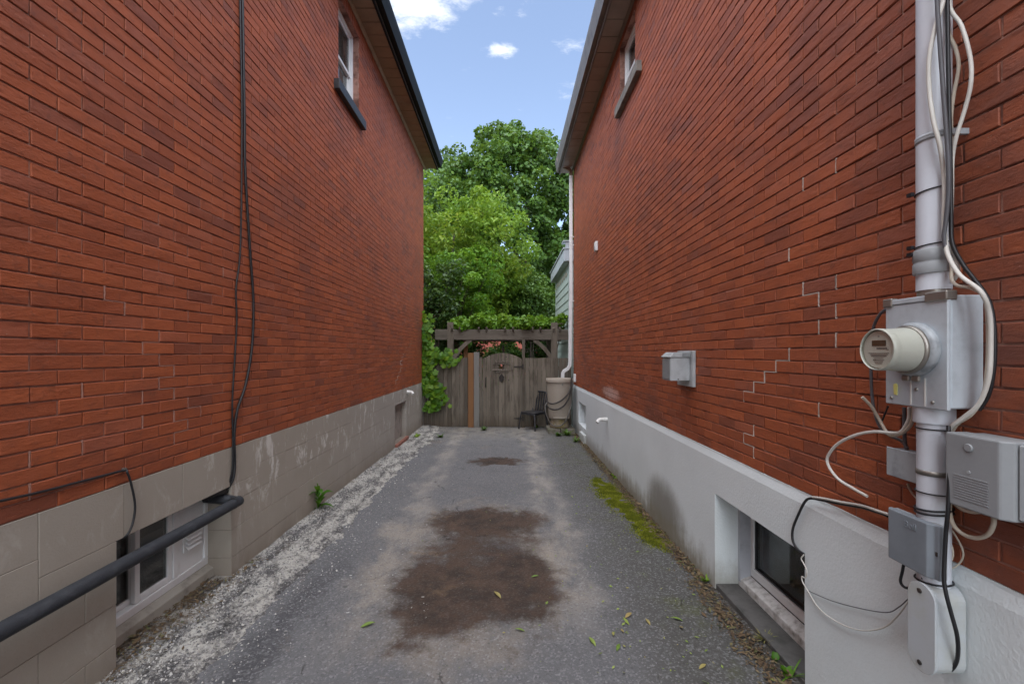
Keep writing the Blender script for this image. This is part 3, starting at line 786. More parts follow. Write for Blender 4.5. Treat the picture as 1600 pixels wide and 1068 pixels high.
v = MB(); vy0, vy1, vz0, vz1 = 2.835, 2.985, .33, .50
v.box((xw - .012, vy0, vz0), (xw - .004, vy1, vz1)); v.build('vent_plate', vinyl, win, .002, 1)
for i in range(5):
    z = vz0 + .012 + i * .031
    MB().prism([(xw - .003, z + .028), (xw + .020, z + .006), (xw + .020, z), (xw - .003, z + .020)], 'Y', vy0 + .012, vy1 - .012).build('louvre', vinyl, win)
MB().prism([(XL - .235, .06), (XL - .125, .06), (XL - .125, .13), (XL - .165, .155), (XL - .235, .155)], 'Y', 2.15, 3.066).build('window_sill', simple('old_sill', (.42, .40, .35), .85, dirt=.5, scale=9, bmp=.4), win, .004, 1)
# small far vent opening with red sill
MB().box((XL - .13, 7.49, .05), (XL - .09, 8.36, .735)).build('blanking_board', simple('board_grey', (.30, .26, .23), .85, dirt=.4), hl)
MB().box((XL - .09, 7.56, .05), (XL - .05, 7.66, .72)).build('board_batten', simple('board_tan', (.38, .33, .29), .85, dirt=.4), hl)
MB().box((XL - .14, 7.505, -.05), (XL + .05, 8.345, .055)).build('brick_sill', redsill, hl, .006)

# ------------------------------------------------------------------ right house
RH = (5.057, 5.757, FR_TOP + 60 * CRS, FR_TOP + 72 * CRS)
RB = (2.15, 3.082, -.2, .64); RS = (8.12, 8.99, .20, .644)
HR1 = 9.77
hr = empty('brick_house', (XR, 3, 0), 'red brick house with white parged foundation and brown gutter, right of the driveway', 'house')
RW = slab((H0, FR_TOP), (HR1 - .002, SOF_R + .02), [RH], XR + .006, XR + .25).build('wall', mortar, hr)
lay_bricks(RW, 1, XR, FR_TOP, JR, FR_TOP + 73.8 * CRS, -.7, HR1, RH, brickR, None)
zz = lambda a, b: (1080 + a / 2.81, 380 + b / 2.81)
repoint(RW, XR, 1, FR_TOP, JR, [zz(485, 180), zz(555, 225), zz(553, 345), zz(418, 470), zz(363, 525), zz(312, 575), zz(267, 618), zz(219, 662), zz(557, 720), zz(265, 815), zz(221, 848), zz(266, 910), zz(632, 150), zz(627, 275), zz(635, 405), zz(482, 60), (1300, 440), (1295, 262), (1250, 300)], patch_white)
def pj(p, front):
    x, y, z = p
    x += .004 * mnoise.noise((y * 2.1, z * 2.3, 5)) if front else 0
    if z > FR_TOP - .02: z += .006 * mnoise.noise((y * 6, 0, 2)) + .003 * mnoise.noise((y * 23, 0, 7)); x += .010 if front else 0
    return (x, y, z)
cy = [H0 + i * .11 for i in range(int((HR1 - H0) / .11))]; czz = [-.2 + i * .12 for i in range(10)] + [FR_TOP - .012]
fr = slab((H0, -.2), (HR1 + .012, FR_TOP), [RB, RS], XR - .012, XR + .20, (cy, czz), pj).build('foundation', parge, hr)
MB().box((XR + .03, H0, -.2), (XR + .25, H0 + .2, .9)).build('foundation_return', parge, hr)
shell(hr, 1, XR, SOF_R + .03, 5.4, 8.3, 1.15, H0, HR1, 9.0, shingle, 10.03)
soffit(hr, 1, XR, SOF_R, 1.195, -4.2, 10.03, .30, soffit_r, gut_r)
gutter(hr, 1, 1.195, 1.10, 5.79, 6.04, -4.3, 10.035, gut_r, gut_r)
wr = dh_window(hr, 1, XR, *RH, vinyl, .07, .085)
sm = MB(); sm.box((XR + .11, 4.80, RH[2] - .12), (XR - .06, 5.79, RH[2] + .002)); sm.build('sill', greystone, wr, .008, 2)
# basement window, right
xw = XR + .225
bw = MB(); za, zb = .075, .638
bw.box((xw, 2.13, za), (xw + .07, 3.084, za + .06)); bw.box((xw, 2.13, zb - .05), (xw + .07, 3.084, zb + .01))
bw.box((xw, 2.13, za + .06), (xw + .07, 2.19, zb - .05)); bw.box((xw, 3.024, za + .06), (xw + .07, 3.084, zb - .05))
win = bw.build('basement_window', vinyl, hr, .006, 2)
sk = MB(); 
MB().box((xw + .028, 2.185, za + .055), (xw + .034, 3.029, zb - .045)).build('pane', glass, win)
g = MB()
for (a, b, c, d) in ((2.19, 3.024, za + .06, za + .072), (2.19, 3.024, zb - .062, zb - .05), (2.19, 2.202, za + .072, zb - .062), (3.012, 3.024, za + .072, zb - .062)):
    g.box((xw + .014, a, c), (xw + .027, b, d))
g.build('gasket', blackp, win)
MB().box((xw + .38, 2.0, -.1), (xw + .42, 2.62, .9)).build('curtain', simple('grey_curtain', (.12, .115, .11), .9), win)
MB().prism([(XR + .155, -.05), (XR + .225, -.05), (XR + .225, .075), (XR + .155, .05)], 'Y', 2.14, 3.08).build('window_sill', simple('flaking_sill', (.66, .65, .63), .85, dirt=.5, dirtc=(.22, .2, .17), scale=16, bmp=.8), win, .004, 1)
MB().box((XR + .152, 3.05, .03), (XR + .224, 3.081, .639)).build('jamb_board', simple('bluish_jamb', (.46, .48, .52), .7, dirt=.2), win)
led = MB().box((XR - .005, 2.14, -.1), (XR + .153, 3.081, .004)); led.build('recess_floor', simple('damp_concrete', (.10, .095, .09), .9, dirt=.6, dirtc=(.05, .05, .045), scale=7, bmp=.7), hr, .004, 1)
MB().box((XR + .12, 8.1, .18), (XR + .15, 9.0, .66)).build('blanking_board', parge, hr)
MB().box((XR - .06, 8.13, -.1), (XR + .02, 8.60, .10)).build('kerb_stone', parge, hr, .01)

# ------------------------------------------------------------------ things on the left wall
def cable(name, pts, r, m, label, cat='cable', group=None, seg=6, n=8):
    o = MB().tube(pts, r, n, True, seg).build(name, m)
    return tag(o, label, cat, group)
xc = XL + .012
cable('cable', [onx(*p) for p in ((378, -60, xc), (380, 60, xc), (382, 180, xc), (383, 260, xc), (390, 380, xc), (396, 470, xc), (394, 540, xc), (384, 600, xc), (371, 640, xc), (366, 680, xc), (367, 720, xc), (364, 748, xc), (352, 766, XL - .03), (335, 775, XL - .08))], .009, rubber, 'thicker black cable bowing out to the right on the left brick wall')
xc = XL + .010
cable('cable', [onx(*p) for p in ((374, -60, xc), (376, 60, xc), (378, 180, xc), (376, 380, xc), (369, 450, xc), (370, 500, xc), (367, 560, xc), (363, 630, xc), (364, 690, xc), (362, 740, xc), (350, 764, XL - .03), (325, 780, XL - .09))], .006, rubber, 'thin black cable hanging straight down the left brick wall')
xc = XL + .010
cable('cable', [onx(*p) for p in ((-40, 791, xc), (60, 769, xc), (130, 751, xc), (192, 735, xc), (199, 738, XL + .02), (206, 760, XL + .02), (211, 790, XL + .02), (207, 818, XL + .02), (198, 836, XL + .015), (187, 842, XL - .03), (178, 838, XL - .1))], .0055, rubber, 'thin black cable running along the lowest bricks and hooking into the left basement window')
MB_clip = MB().box(onx(192, 733, XL) - Vector((.0, .008, .008)), onx(192, 733, XL) + Vector((.014, .008, .008))).build('cable_clip', steel); tag(MB_clip, 'small metal cable clip on the left brick wall above the basement window', 'clip')
pipe = empty('insulated_pipe', (-1.86, 2.2, .60), 'black insulated pipe running level along the left foundation and across the basement window', 'pipe')
xp = XL + .075; zp = CAMZ + .5478 * xp
MB().tube([(xp, .2, zp), (xp, 1.2, zp), (xp, 2.0, zp), (xp, 2.94, zp), (xp - .012, 3.0, zp), (xp - .05, 3.025, zp), (xp - .12, 3.025, zp + .01), (xp - .235, 3.025, zp + .02)], .034, 14, True, 6).build('pipe', insul, pipe)
MB().tube([(xp - .004, 2.955, zp), (xp - .006, 2.985, zp)], .038, 14, False).build('joint_tape', rubber, pipe)
MB().prism([(2.72, .70), (3.058, .70), (3.058, .652), (2.95, .668)], 'X', XL - .16, XL - .02).build('torn_sheet', rubber, pipe)
# white pipe stubs
def stub(p, d, r, label):
    e = empty('vent_pipe', p, label, 'pipe')
    p = Vector(p); d = Vector(d)
    MB().tube([p - d * .05, p + d * .35, p + d * .75, p + d * 1.0 + Vector((0, -.01, -.012)), p + d * 1.22 + Vector((0, -.03, -.04))], r, 12).build('elbow', whitepvc, e)
    MB().tube([p + d * .03, p + d * .42], r * 1.14, 12, False).build('collar', whitepvc, e)
stub(onx(636, 612, XL), (.10, 0, 0), .03, 'white plastic pipe elbow poking out of the grey block foundation at the far left')
stub(onx(949, 655, XR - .012), (-.13, 0, 0), .028, 'white plastic pipe stub sticking out of the white foundation on the right')

# ------------------------------------------------------------------ service mast and meter on the right wall
mast = empty('service_mast', (1.42, 1.45, .9), 'tall pale grey conduit mast fixed to the right brick wall above and below the meter', 'conduit')
mx, my = 1.42, 1.45
MB().tube([(mx, my, 1.84), (mx, my, 4.9)], .0445, 24, False).build('upper_pipe', pvc, mast)
MB().tube([(mx, my, .86), (mx, my, 1.455)], .0430, 24, False).build('lower_pipe', pvc, mast)
MB().lathe([(.052, 1.895), (.053, 1.90), (.053, 1.928), (.051, 1.931), (.051, 1.936), (.053, 1.939), (.053, 1.972), (.050, 1.976)], (mx, my, 0), n=28).build('coupling', graybox, mast)
MB().lathe([(.042, 1.818), (.042, 1.895)], (mx, my, 0), n=28).build('threaded_hub', steel, mast)
MB().lathe([(.052, 1.40), (.053, 1.405), (.053, 1.455)], (mx, my, 0), n=28).build('lower_coupling', pvc, mast)
def zof(py, Y=1.41): return CAMZ - (py - VY) * Y / FPX
def strap(z, r, w_, m, nm, tail=False, tilt=0.0):
    pts = [(mx + r * math.cos(a), my + r * math.sin(a), z + tilt * math.cos(a + .8)) for a in [2 * math.pi * k / 28 for k in range(29)]]
    s = MB(); n = len(pts)
    s.tube(pts, w_, 6, False)
    if tail: s.box((mx - .052, my + .025, z - .006), (mx - .04, my + .043, z + .006))
    return s.build(nm, m, mast)
for py, tl in ((292, .006), (379, .004), (390, .003)): strap(zof(py), .047, .0024, rubber, 'cable_tie', True, tl)
for py in (656, 672, 774): strap(zof(py), .046, .0022, rubber, 'cable_tie')
for py in (800, 806): strap(zof(py), .047, .0035, rubber, 'cable_tie', False, .006)
strap(zof(915), .047, .003, rubber, 'cable_tie', False, .004)
s = MB(); z = zof(742); s.lathe([(.0445, z - .008), (.0455, z - .008), (.0455, z + .008), (.0445, z + .008)], (mx, my, 0), n=28); s.build('steel_band', steel, mast)
s = MB(); z = zof(208); s.lathe([(.045, z - .010), (.047, z - .010), (.047, z - .002), (.046, z), (.047, z + .002), (.047, z + .010), (.045, z + .010)], (mx, my, 0), n=28)
s.box((mx, my - .055, z - .009), (XR, my - .045, z + .009)); s.build('pipe_strap', galv_d, mast)

box = empty('meter_box', (1.42, 1.45, 1.456), 'galvanised steel meter box on the right brick wall carrying a round electricity meter', 'meter box')
XF = 1.361; by0, by1, bz0, bz1 = 1.347, 1.566, 1.456, 1.812
MB().box((XF + .012, by0, bz0 + .002), (XR - .004, by1, bz1)).build('case', galv, box, .004, 1)
MB().box((XF, by0 - .002, bz0 - .004), (XF + .0115, by1 + .002, bz1 - .012)).build('cover', galv, box, .003, 1)
MB().box((XF - .003, by0 - .003, bz1 - .0115), (XF + .03, by1 + .003, bz1 + .006)).build('top_lip', galv, box, .002, 1)
MB().box((XF - .006, by0 - .004, bz1 - .016), (XF + .03, by0 + .07, bz1 + .014)).build('latch', steel, box, .003, 1)
MB().box((XF - .006, by1 - .03, bz1 - .018), (XF + .02, by1 + .008, bz1 + .012)).build('latch', steel, box, .003, 1)
for (y, z) in ((by1 - .025, bz0 + .018), (by0 + .045, bz0 + .018), (by0 + .10, bz0 + .085), (by0 + .10, bz0 + .055)):
    MB().lathe([(.0055, 0), (.0055, -.003), (.003, -.0045)], (XF, y, z), 'X', 10).build('screw', steel, box)
MB().prism([(1.518, 1.485), (1.530, 1.487), (1.532, 1.522), (1.522, 1.526), (1.516, 1.520)], 'X', XF - .004, XF - .0005).build('tag', yellow, box, .001, 1)
for y, z0_, z1_ in ((1.468, 1.458, 1.545), (1.418, 1.458, 1.55)):
    MB().box((XF - .0012, y - .003, z0_), (XF - .0004, y + .003, z1_)).build('drip_stain', dial, box)
met = empty('electricity_meter', (XF, 1.453, 1.56), 'round cream glass-fronted electricity meter with a small display plugged into the steel box', 'meter')
mc = (XF, 1.453, 1.643)
MB().lathe([(.088, -.0005), (.090, -.006), (.090, -.014), (.086, -.022), (.078, -.025)], mc, 'X', 48).build('socket_ring', galv_d, met)
MB().lathe([(.077, -.024), (.081, -.028), (.081, -.035), (.076, -.039)], mc, 'X', 48).build('clamp_ring', steel, met)
bod = MB().lathe([(.0735, -.037), (.0725, -.050), (.070, -.090), (.068, -.112)], mc, 'X', 48).build('body', meter_body, met)
MB().lathe([(.062, -.1125), (.062, -.1215)], mc, 'X', 48).build('dial_plate', dial, met)
MB().lathe([(.0695, -.108), (.0705, -.114), (.070, -.128), (.067, -.131), (.0655, -.1305), (.0655, -.118), (.0665, -.108)], mc, 'X', 48, capends=False).build('rim', meter_body, met)
MB().lathe([(.0655, -.1255), (.0655, -.1270)], mc, 'X', 48).build('cover_glass', clearglass, met)
MB().box((mc[0] - .1232, mc[1] - .028, mc[2] + .012), (mc[0] - .1216, mc[1] + .026, mc[2] + .031)).build('display', lcd, met)
for k, (dy_, dz_, ww, hh) in enumerate([(-.012, .004, .020, .005), (0, -.012, .04, .0016), (0, -.017, .034, .0016), (0, -.022, .030, .003), (0, -.029, .018, .0016), (0, -.035, .022, .0016), (0, -.040, .016, .0016), (0, -.046, .014, .0016), (.016, -.034, .006, .0016), (0, .044, .003, .003), (-.034, .0, .004, .003)]):
    MB().box((mc[0] - .1226, mc[1] + dy_ - ww, mc[2] + dz_ - hh / 2), (mc[0] - .1216, mc[1] + dy_ + ww, mc[2] + dz_ + hh / 2)).build('printed_mark', print_m, met)
for y in (1.432, 1.468):
    MB().box((XF - .022, y - .014, mc[2] - .105), (XF - .012, y + .014, mc[2] - .086)).build('seal_bracket', steel, met, .003, 1)

# small zinc junction box
jb = empty('junction_box', (1.43, 1.57, 1.18), 'small square zinc junction box just left of the mast under the meter box', 'box')
MB().box((1.425, 1.495, 1.183), (XR, 1.628, 1.278)).build('case', galv_d, jb, .004, 1)
MB().box((1.420, 1.490, 1.178), (1.4245, 1.632, 1.283)).build('lid', galv_d, jb, .002, 1)
MB().lathe([(.004, 0), (.004, -.003)], (1.42, 1.505, 1.225), 'X', 10).build('screw', steel, jb)
# large telephone box at the right edge
tb = empty('telephone_box', (1.4, 1.25, 1.17), 'large grey plastic telephone box at the right edge of the picture beside the mast', 'box')
MB().prism([(1.361, 1.354), (1.361, 1.205), (1.385, 1.185), (1.428, 1.185), (1.428, 1.354)], 'Z', 1.168, 1.388).build('cover', graybox, tb, .005, 2)
MB().box((1.430, 1.095, 1.17), (XR, 1.352, 1.384)).build('base', graybox, tb, .004, 1)
MB().prism([(1.386, 1.1825), (1.429, 1.10), (1.429, 1.1825)], 'Z', 1.175, 1.382).build('side_cover', graybox, tb, .004, 1)
MB().lathe([(.012, 0), (.012, -.003), (.010, -.0045)], (1.361, 1.284, 1.352), 'X', 20).build('screw_cap', graybox, tb)
MB().lathe([(.005, 0), (.005, -.002)], (1.361, 1.284, 1.28), 'X', 12).build('screw', vent_gray, tb)
for i in range(10):
    z = 1.262 - i * .0075
    MB().box((1.3595, 1.232, z), (1.3610, 1.328, z + .003)).build('embossed_line', graybox, tb)
# slate coloured cable box with raised letters
cb = empty('cable_box', (1.37, 1.46, .905), 'slate grey cable box with raised lettering strapped to the lower mast', 'box')
MB().prism([(1.352, 1.545), (1.352, 1.405), (1.366, 1.392), (1.366, 1.378), (1.378, 1.376), (1.378, 1.560), (1.366, 1.560)], 'Z', .908, 1.082).build('cover', bluegray, cb, .003, 2)
MB().box((1.380, 1.379, .910), (1.395, 1.556, 1.080)).build('base', graybox, cb, .002, 1)
for z in (.94, 1.0, 1.055): MB().lathe([(.004, 0), (.004, -.002)], (1.366, 1.5535, z), 'X', 10).build('screw', iron, cb)
MB().box((1.364, 1.382, .985), (1.3662, 1.388, .998)).build('latch_slot', iron, cb)
cu = bpy.data.curves.new('lettering', 'FONT'); cu.body = 'Bell'; cu.size = .031; cu.extrude = .0012; cu.align_x = 'CENTER'; cu.offset = .0004
tmp = bpy.data.objects.new('tmp', cu); col.objects.link(tmp)
dg = bpy.context.evaluated_depsgraph_get(); me = bpy.data.meshes.new_from_object(tmp.evaluated_get(dg)); bpy.data.objects.remove(tmp)
lt = bpy.data.objects.new('raised_lettering', me); col.objects.link(lt); lt.parent = cb; me.materials.clear(); me.materials.append(bluegray)
lt.location = Vector((1.3515, 1.462, 1.042)) - WOFF[cb.name]; lt.rotation_euler = (R(90), 0, R(-90))
# pale rounded conduit body low on the mast
lb = empty('conduit_body', (1.42, 1.43, .59), 'pale grey rounded conduit body at the foot of the mast against the white foundation', 'conduit')
def pill(cy_, cz_, hw, hh, n=10):
    pts = []
    for a0, sgn in ((0, 1), (math.pi, -1)):
        for k in range(n + 1):
            a = a0 + math.pi * k / n
            pts.append((cy_ + hw * math.cos(a), cz_ + sgn * (hh - hw) + hw * math.sin(a)))
    return pts
LY, LZ = 1.43, .732
MB().prism(pill(LY, LZ, .045, .142, 12), 'X', 1.368, 1.462).build('housing', pvc_l, lb, .004, 2)
MB().prism(pill(LY, LZ, .048, .146, 12), 'X', 1.358, 1.367).build('cover', pvc_l, lb, .002, 2)
MB().lathe([(.030, 0), (.030, .02)], (1.461, LY, LZ - .07), 'X', 20).build('wall_spigot', pvc_l, lb)
for z in (LZ + .118, LZ - .118): MB().lathe([(.008, 0), (.008, -.002), (.005, -.003)], (1.358, LY + .004, z), 'X', 12).build('screw', iron, lb)

# cables round the mast (pixel tracks turned into points beside the wall)
def rc(name, pts, r, m, label, X=1.40, seg=5):
    return cable(name, [onx(p[0], p[1], p[2] if len(p) > 2 else X) for p in pts], r, m, label, seg=seg)
rc('cable', [(1476, -60, 1.395), (1474, 0, 1.395), (1462, 40, 1.375), (1452, 90, 1.365), (1452, 140, 1.365), (1459, 190, 1.365), (1468, 225, 1.37), (1474, 265, 1.39), (1476, 300, 1.39), (1475, 345, 1.39), (1477, 375, 1.39), (1482, 400, 1.385), (1500, 430, 1.38), (1532, 455, 1.375), (1546, 490, 1.40), (1548, 540, 1.41), (1545, 590, 1.41), (1530, 630, 1.41), (1505, 652, 1.405), (1488, 664, 1.40), (1482, 676, 1.41)], .0062, whitec, 'white cable bowing across the front of the upper mast, then round the meter box')
rc('cable', [(1480, -60, 1.42), (1484, 10, 1.42), (1502, 40, 1.43), (1516, 90, 1.43), (1517, 130, 1.43), (1508, 170, 1.43), (1494, 215, 1.42), (1488, 250, 1.42), (1487, 300, 1.41), (1486, 370, 1.41), (1492, 400, 1.41), (1497, 415, 1.41), (1495, 430, 1.42), (1490, 438, 1.43)], .0055, whitec, 'white cable bowing out to the right of the upper mast')
rc('cable', [(1481, -60, 1.43), (1481, 40, 1.43), (1493, 75, 1.44), (1498, 105, 1.44), (1490, 150, 1.44), (1486, 190, 1.44), (1488, 240, 1.44), (1487, 310, 1.435), (1485, 360, 1.43)], .005, creamc, 'cream cable weaving behind the other wires on the upper mast')
rc('cable', [(1461, -60, 1.372), (1464, 0, 1.372), (1470, 90, 1.372), (1476, 170, 1.375), (1481, 240, 1.38), (1482, 300, 1.385), (1478, 345, 1.385), (1475, 370, 1.385), (1480, 395, 1.39), (1486, 402, 1.40)], .0058, greyrub, 'dark grey cable slanting down the front of the upper mast')
rc('cable', [(1480, -60, 1.41), (1481, 60, 1.405), (1483, 170, 1.40), (1485, 260, 1.40), (1486, 340, 1.40), (1488, 380, 1.40), (1504, 412, 1.405), (1522, 436, 1.41), (1544, 468, 1.425), (1553, 510, 1.43), (1553, 570, 1.43), (1545, 615, 1.43), (1530, 640, 1.43)], .0058, rubber, 'black cable following the white one round the right of the meter box')
rc('cable', [(1485, 395, 1.41), (1487, 420, 1.41), (1487, 436, 1.40), (1496, 446, 1.39), (1520, 451, 1.385), (1540, 470, 1.40), (1544, 540, 1.425), (1538, 610, 1.425), (1520, 645, 1.42), (1496, 662, 1.415), (1486, 678, 1.42)], .0048, creamc, 'cream cable tucked beside the white one round the meter box')
rc('cable', [(1482, 665, 1.385), (1482, 700, 1.372), (1483, 750, 1.365), (1481, 800, 1.36), (1478, 830, 1.365), (1476, 870, 1.365), (1475, 905, 1.36), (1479, 930, 1.36), (1487, 960, 1.37), (1495, 990, 1.38), (1497, 1015, 1.40), (1494, 1035, 1.42), (1484, 1047, 1.42), (1471, 1049, 1.42)], .0055, rubber, 'black cable running down the lower mast and looping under the conduit body')
rc('cable', [(1385, 482, 1.45), (1374, 492, 1.45), (1364, 515, 1.455), (1361, 560, 1.46), (1362, 610, 1.46), (1366, 640, 1.46), (1374, 665, 1.46), (1390, 680, 1.46), (1408, 688, 1.455), (1418, 700, 1.455)], .0055, greyrub, 'grey cable dropping down the bricks left of the meter box')
rc('cable', [(1427, 636, 1.44), (1427, 650, 1.44), (1422, 665, 1.44), (1410, 676, 1.44), (1394, 680, 1.445), (1385, 674, 1.45), (1372, 652, 1.45), (1361, 634, 1.43), (1347, 620, 1.40)], .0058, creamc, 'cream cable below the meter box ending in a cut tip pointing up left')
rc('cable', [(1421, 636, 1.45), (1420, 655, 1.45), (1408, 674, 1.44), (1392, 676, 1.435), (1365, 674, 1.42), (1335, 680, 1.41), (1308, 694, 1.41), (1293, 714, 1.41), (1296, 730, 1.41), (1310, 748, 1.415), (1332, 762, 1.42), (1355, 775, 1.425)], .0060, whitec, 'loose white cable sweeping left in a wide loop over the bricks')
rc('cable', [(1413, 636, 1.455), (1413, 665, 1.455), (1414, 690, 1.455), (1417, 702, 1.455)], .006, greyrub, 'short grey cable dropping straight into the zinc junction box')
rc('cable', [(1388, 634, 1.462), (1382, 648, 1.462), (1378, 658, 1.462)], .003, rubber, 'short thin black wire below the left corner of the meter box')
rc('cable', [(1418, 755, 1.455), (1424, 768, 1.455), (1434, 779, 1.455), (1441, 784, 1.455)], .004, creamc, 'short cream cable leaving the bottom of the junction box')
rc('cable', [(1388, 806, 1.462), (1372, 800, 1.462), (1345, 792, 1.46), (1315, 787, 1.458), (1285, 781, 1.455), (1267, 778, 1.455), (1258, 783, 1.455), (1249, 800, 1.455), (1239, 825, 1.455), (1239, 845, 1.452), (1247, 858, 1.452), (1256, 865, 1.455)], .006, rubber, 'black cable along the lowest bricks curving down to the right basement window')
rc('cable', [(1388, 803, 1.452), (1370, 797, 1.452), (1345, 789, 1.45), (1315, 784, 1.45), (1285, 778, 1.45), (1270, 776, 1.45)], .0055, whitec, 'white cable strapped along the top of the white foundation')
rc('cable', [(1256, 866, 1.45), (1252, 872, 1.45), (1256, 880, 1.45), (1261, 892, 1.45), (1258, 902, 1.45), (1253, 900, 1.45), (1254, 908, 1.45), (1262, 922, 1.45), (1280, 950, 1.455), (1310, 972, 1.455), (1345, 984, 1.455), (1380, 980, 1.45), (1402, 962, 1.44), (1420, 938, 1.42)], .0028, whitec, 'thin white wire drooping across the white foundation to the conduit body')
rc('cable', [(1262, 922, 1.458), (1300, 938, 1.458), (1345, 950, 1.458), (1385, 956, 1.45), (1404, 948, 1.44), (1420, 934, 1.42)], .0020, greyrub, 'hair-thin dark wire sagging above the drooping white wire')
rc('cable', [(1484, 782, 1.44), (1484, 800, 1.43), (1490, 820, 1.42), (1505, 834, 1.42), (1525, 840, 1.42), (1543, 835, 1.42), (1552, 820, 1.42), (1553, 806, 1.43)], .0062, creamc, 'thick cream cable looping under the telephone box')
rc('cable', [(1490, 785, 1.45), (1505, 796, 1.45), (1525, 800, 1.45), (1543, 796, 1.45), (1550, 790, 1.45)], .0055, creamc, 'short cream cable tucked tight under the telephone box')
rc('cable', [(1482, 820, 1.455), (1494, 838, 1.455), (1504, 858, 1.455), (1504, 872, 1.455), (1494, 884, 1.455), (1480, 890, 1.45)], .0026, creamc, 'outer of two thin cream wires curling beside the cable box')
rc('cable', [(1482, 842, 1.45), (1488, 855, 1.45), (1489, 868, 1.45), (1484, 880, 1.45), (1478, 888, 1.445)], .0026, creamc, 'inner of two thin cream wires curling beside the cable box')
rc('cable', [(1413, 876, 1.385), (1410, 892, 1.385), (1407, 908, 1.385), (1414, 917, 1.39), (1426, 917, 1.40), (1436, 912, 1.39), (1442, 902, 1.38)], .0045, rubber, 'black cable curling out of the bottom of the slate cable box')

# vent hood, small white fixtures
vh = empty('wall_vent', (1.45, 3.5, 1.36), 'grey metal vent hood mounted on the right brick wall at mid height', 'vent')
MB().box((1.455, 3.42, 1.365), (XR, 3.73, 1.652)).build('back_plate', vent_gray, vh, .003, 1)
MB().box((1.300, 3.47, 1.412), (1.4545, 3.65, 1.598)).build('hood_body', vent_gray, vh, .004, 1)
MB().box((1.296, 3.478, 1.425), (1.2995, 3.642, 1.585)).build('front_panel', vent_dark, vh, .001, 1)
MB().prism([(1.29, 1.599), (1.29, 1.605), (1.33, 1.64), (1.4545, 1.64), (1.4545, 1.599)], 'Y', 3.462, 3.66).build('hood_cap', vent_gray, vh, .003, 1)
MB().box((1.39, 3.4595, 1.603), (1.45, 3.4618, 1.636)).build('side_grille', vent_dark, vh)
MB().lathe([(.005, 0), (.005, -.003)], (1.36, 3.469, 1.425), 'Y', 10).build('screw', iron, vh)
p = onx(933, 385, XR)
wf = empty('wall_light', (p.x, p.y, p.z - .08), 'tiny white fixture high on the right brick wall near the downspout', 'fixture')
MB().box((p.x - .04, p.y - .06, p.z - .075), (p.x, p.y + .06, p.z + .075)).build('casing', vinyl, wf, .006, 2)
MB().box((p.x - .045, p.y - .04, p.z - .06), (p.x - .0405, p.y + .04, p.z + .0)).build('cover', vent_gray, wf, .002, 1)
p = onx(899.5, 590, XR)
of = empty('outlet_box', (p.x, p.y, p.z - .09), 'small white outlet box at the far corner of the right brick wall above the barrel', 'box')
MB().box((p.x - .045, p.y - .04, p.z - .085), (p.x, p.y + .04, p.z + .085)).build('casing', vinyl, of, .006, 2)
MB().box((p.x - .05, p.y - .03, p.z - .06), (p.x - .0455, p.y + .03, p.z + .06)).build('cover', whitepvc, of, .002, 1)

# downspout
ds = empty('downspout', (1.42, 9.72, .9), 'white downspout running down the far corner of the right house into the barrel', 'downspout')
def rect_tube(mb, pts, w_, d):
    P = [Vector(p) for p in pts]; vs = []
    for i, p in enumerate(P):
        di = (P[min(i + 1, len(P) - 1)] - P[max(i - 1, 0)]).normalized()
        a = Vector((0, 1, 0)); b = di.cross(a).normalized()
        vs += [p + a * (sy * d / 2) + b * (sx * w_ / 2) for sx, sy in ((-1, -1), (1, -1), (1, 1), (-1, 1))]
    n = len(P)
    fs = [(i * 4 + k, i * 4 + (k + 1) % 4, (i + 1) * 4 + (k + 1) % 4, (i + 1) * 4 + k) for i in range(n - 1) for k in range(4)] + [(0, 1, 2, 3), tuple(n * 4 - 4 + k for k in range(4))]
    return mb.add(vs, fs)
YD = 9.70
dpx = lambda px, py: ony(px, py, YD)
rect_tube(MB(), [dpx(892, 274), dpx(892, 380)], .07, .055).build('upper_length', vinyl, ds, .006, 2)
rect_tube(MB(), [dpx(892, 380), dpx(892, 470)], .066, .051).build('middle_length', vinyl, ds, .006, 2)
rect_tube(MB(), [dpx(891.5, 470), dpx(890.5, 566)], .07, .055).build('lower_length', vinyl, ds, .006, 2)
rect_tube(MB(), [dpx(890.5, 566), dpx(890, 571), dpx(887, 576), dpx(881, 579.5), dpx(879.3, 583), dpx(879, 590)], .072, .057).build('elbow', vinyl, ds, .005, 2)
rect_tube(MB(), [dpx(872.5, 247), dpx(873, 252), dpx(878, 258), dpx(889, 264.5), dpx(892, 268), dpx(892, 275)], .07, .055).build('offset', soffit_r, ds, .005, 2)
for py in (370, 383, 470): 
    q = dpx(893, py); MB().box(q + Vector((-.04, -.032, -.008)), q + Vector((.06, .034, .008))).build('bracket', vinyl, ds, .002, 1)

# ------------------------------------------------------------------ fence, gate, pergola
YF = 10.02
def fx(px): return (px - VX) * YF / FPX
def fz(py): return CAMZ - (py - VY) * YF / FPX
GZ = -.075
def board_run(root, x0, x1, z0, ztopf, bw, m, y, th=.018):
    n = max(1, round((x1 - x0) / bw)); wd = (x1 - x0) / n
    for i in range(n):
        a, b = x0 + i * wd + .0035, x0 + (i + 1) * wd - .0035
        za_, zb_ = ztopf((a)), ztopf(b); d = random.uniform(-.004, .004)
        MB().prism([(a, z0 + random.uniform(0, .015)), (b, z0 + random.uniform(0, .015)), (b, zb_ + random.uniform(-.006, .006) * (za_ == zb_)), (a, za_)], 'Y', y + d, y + d + th).build('board', m, root)
fl = empty('wooden_fence', (fx(700), YF, GZ), 'weathered board fence between the left house corner and the gate', 'fence')
board_run(fl, -1.935, fx(731), GZ + .02, lambda x: fz(558.5), .093, wood, YF)
for z in (.25, 1.25): MB().box((-1.93, YF + .024, z), (fx(752), YF + .062, z + .085)).build('rail', wood_h, fl)
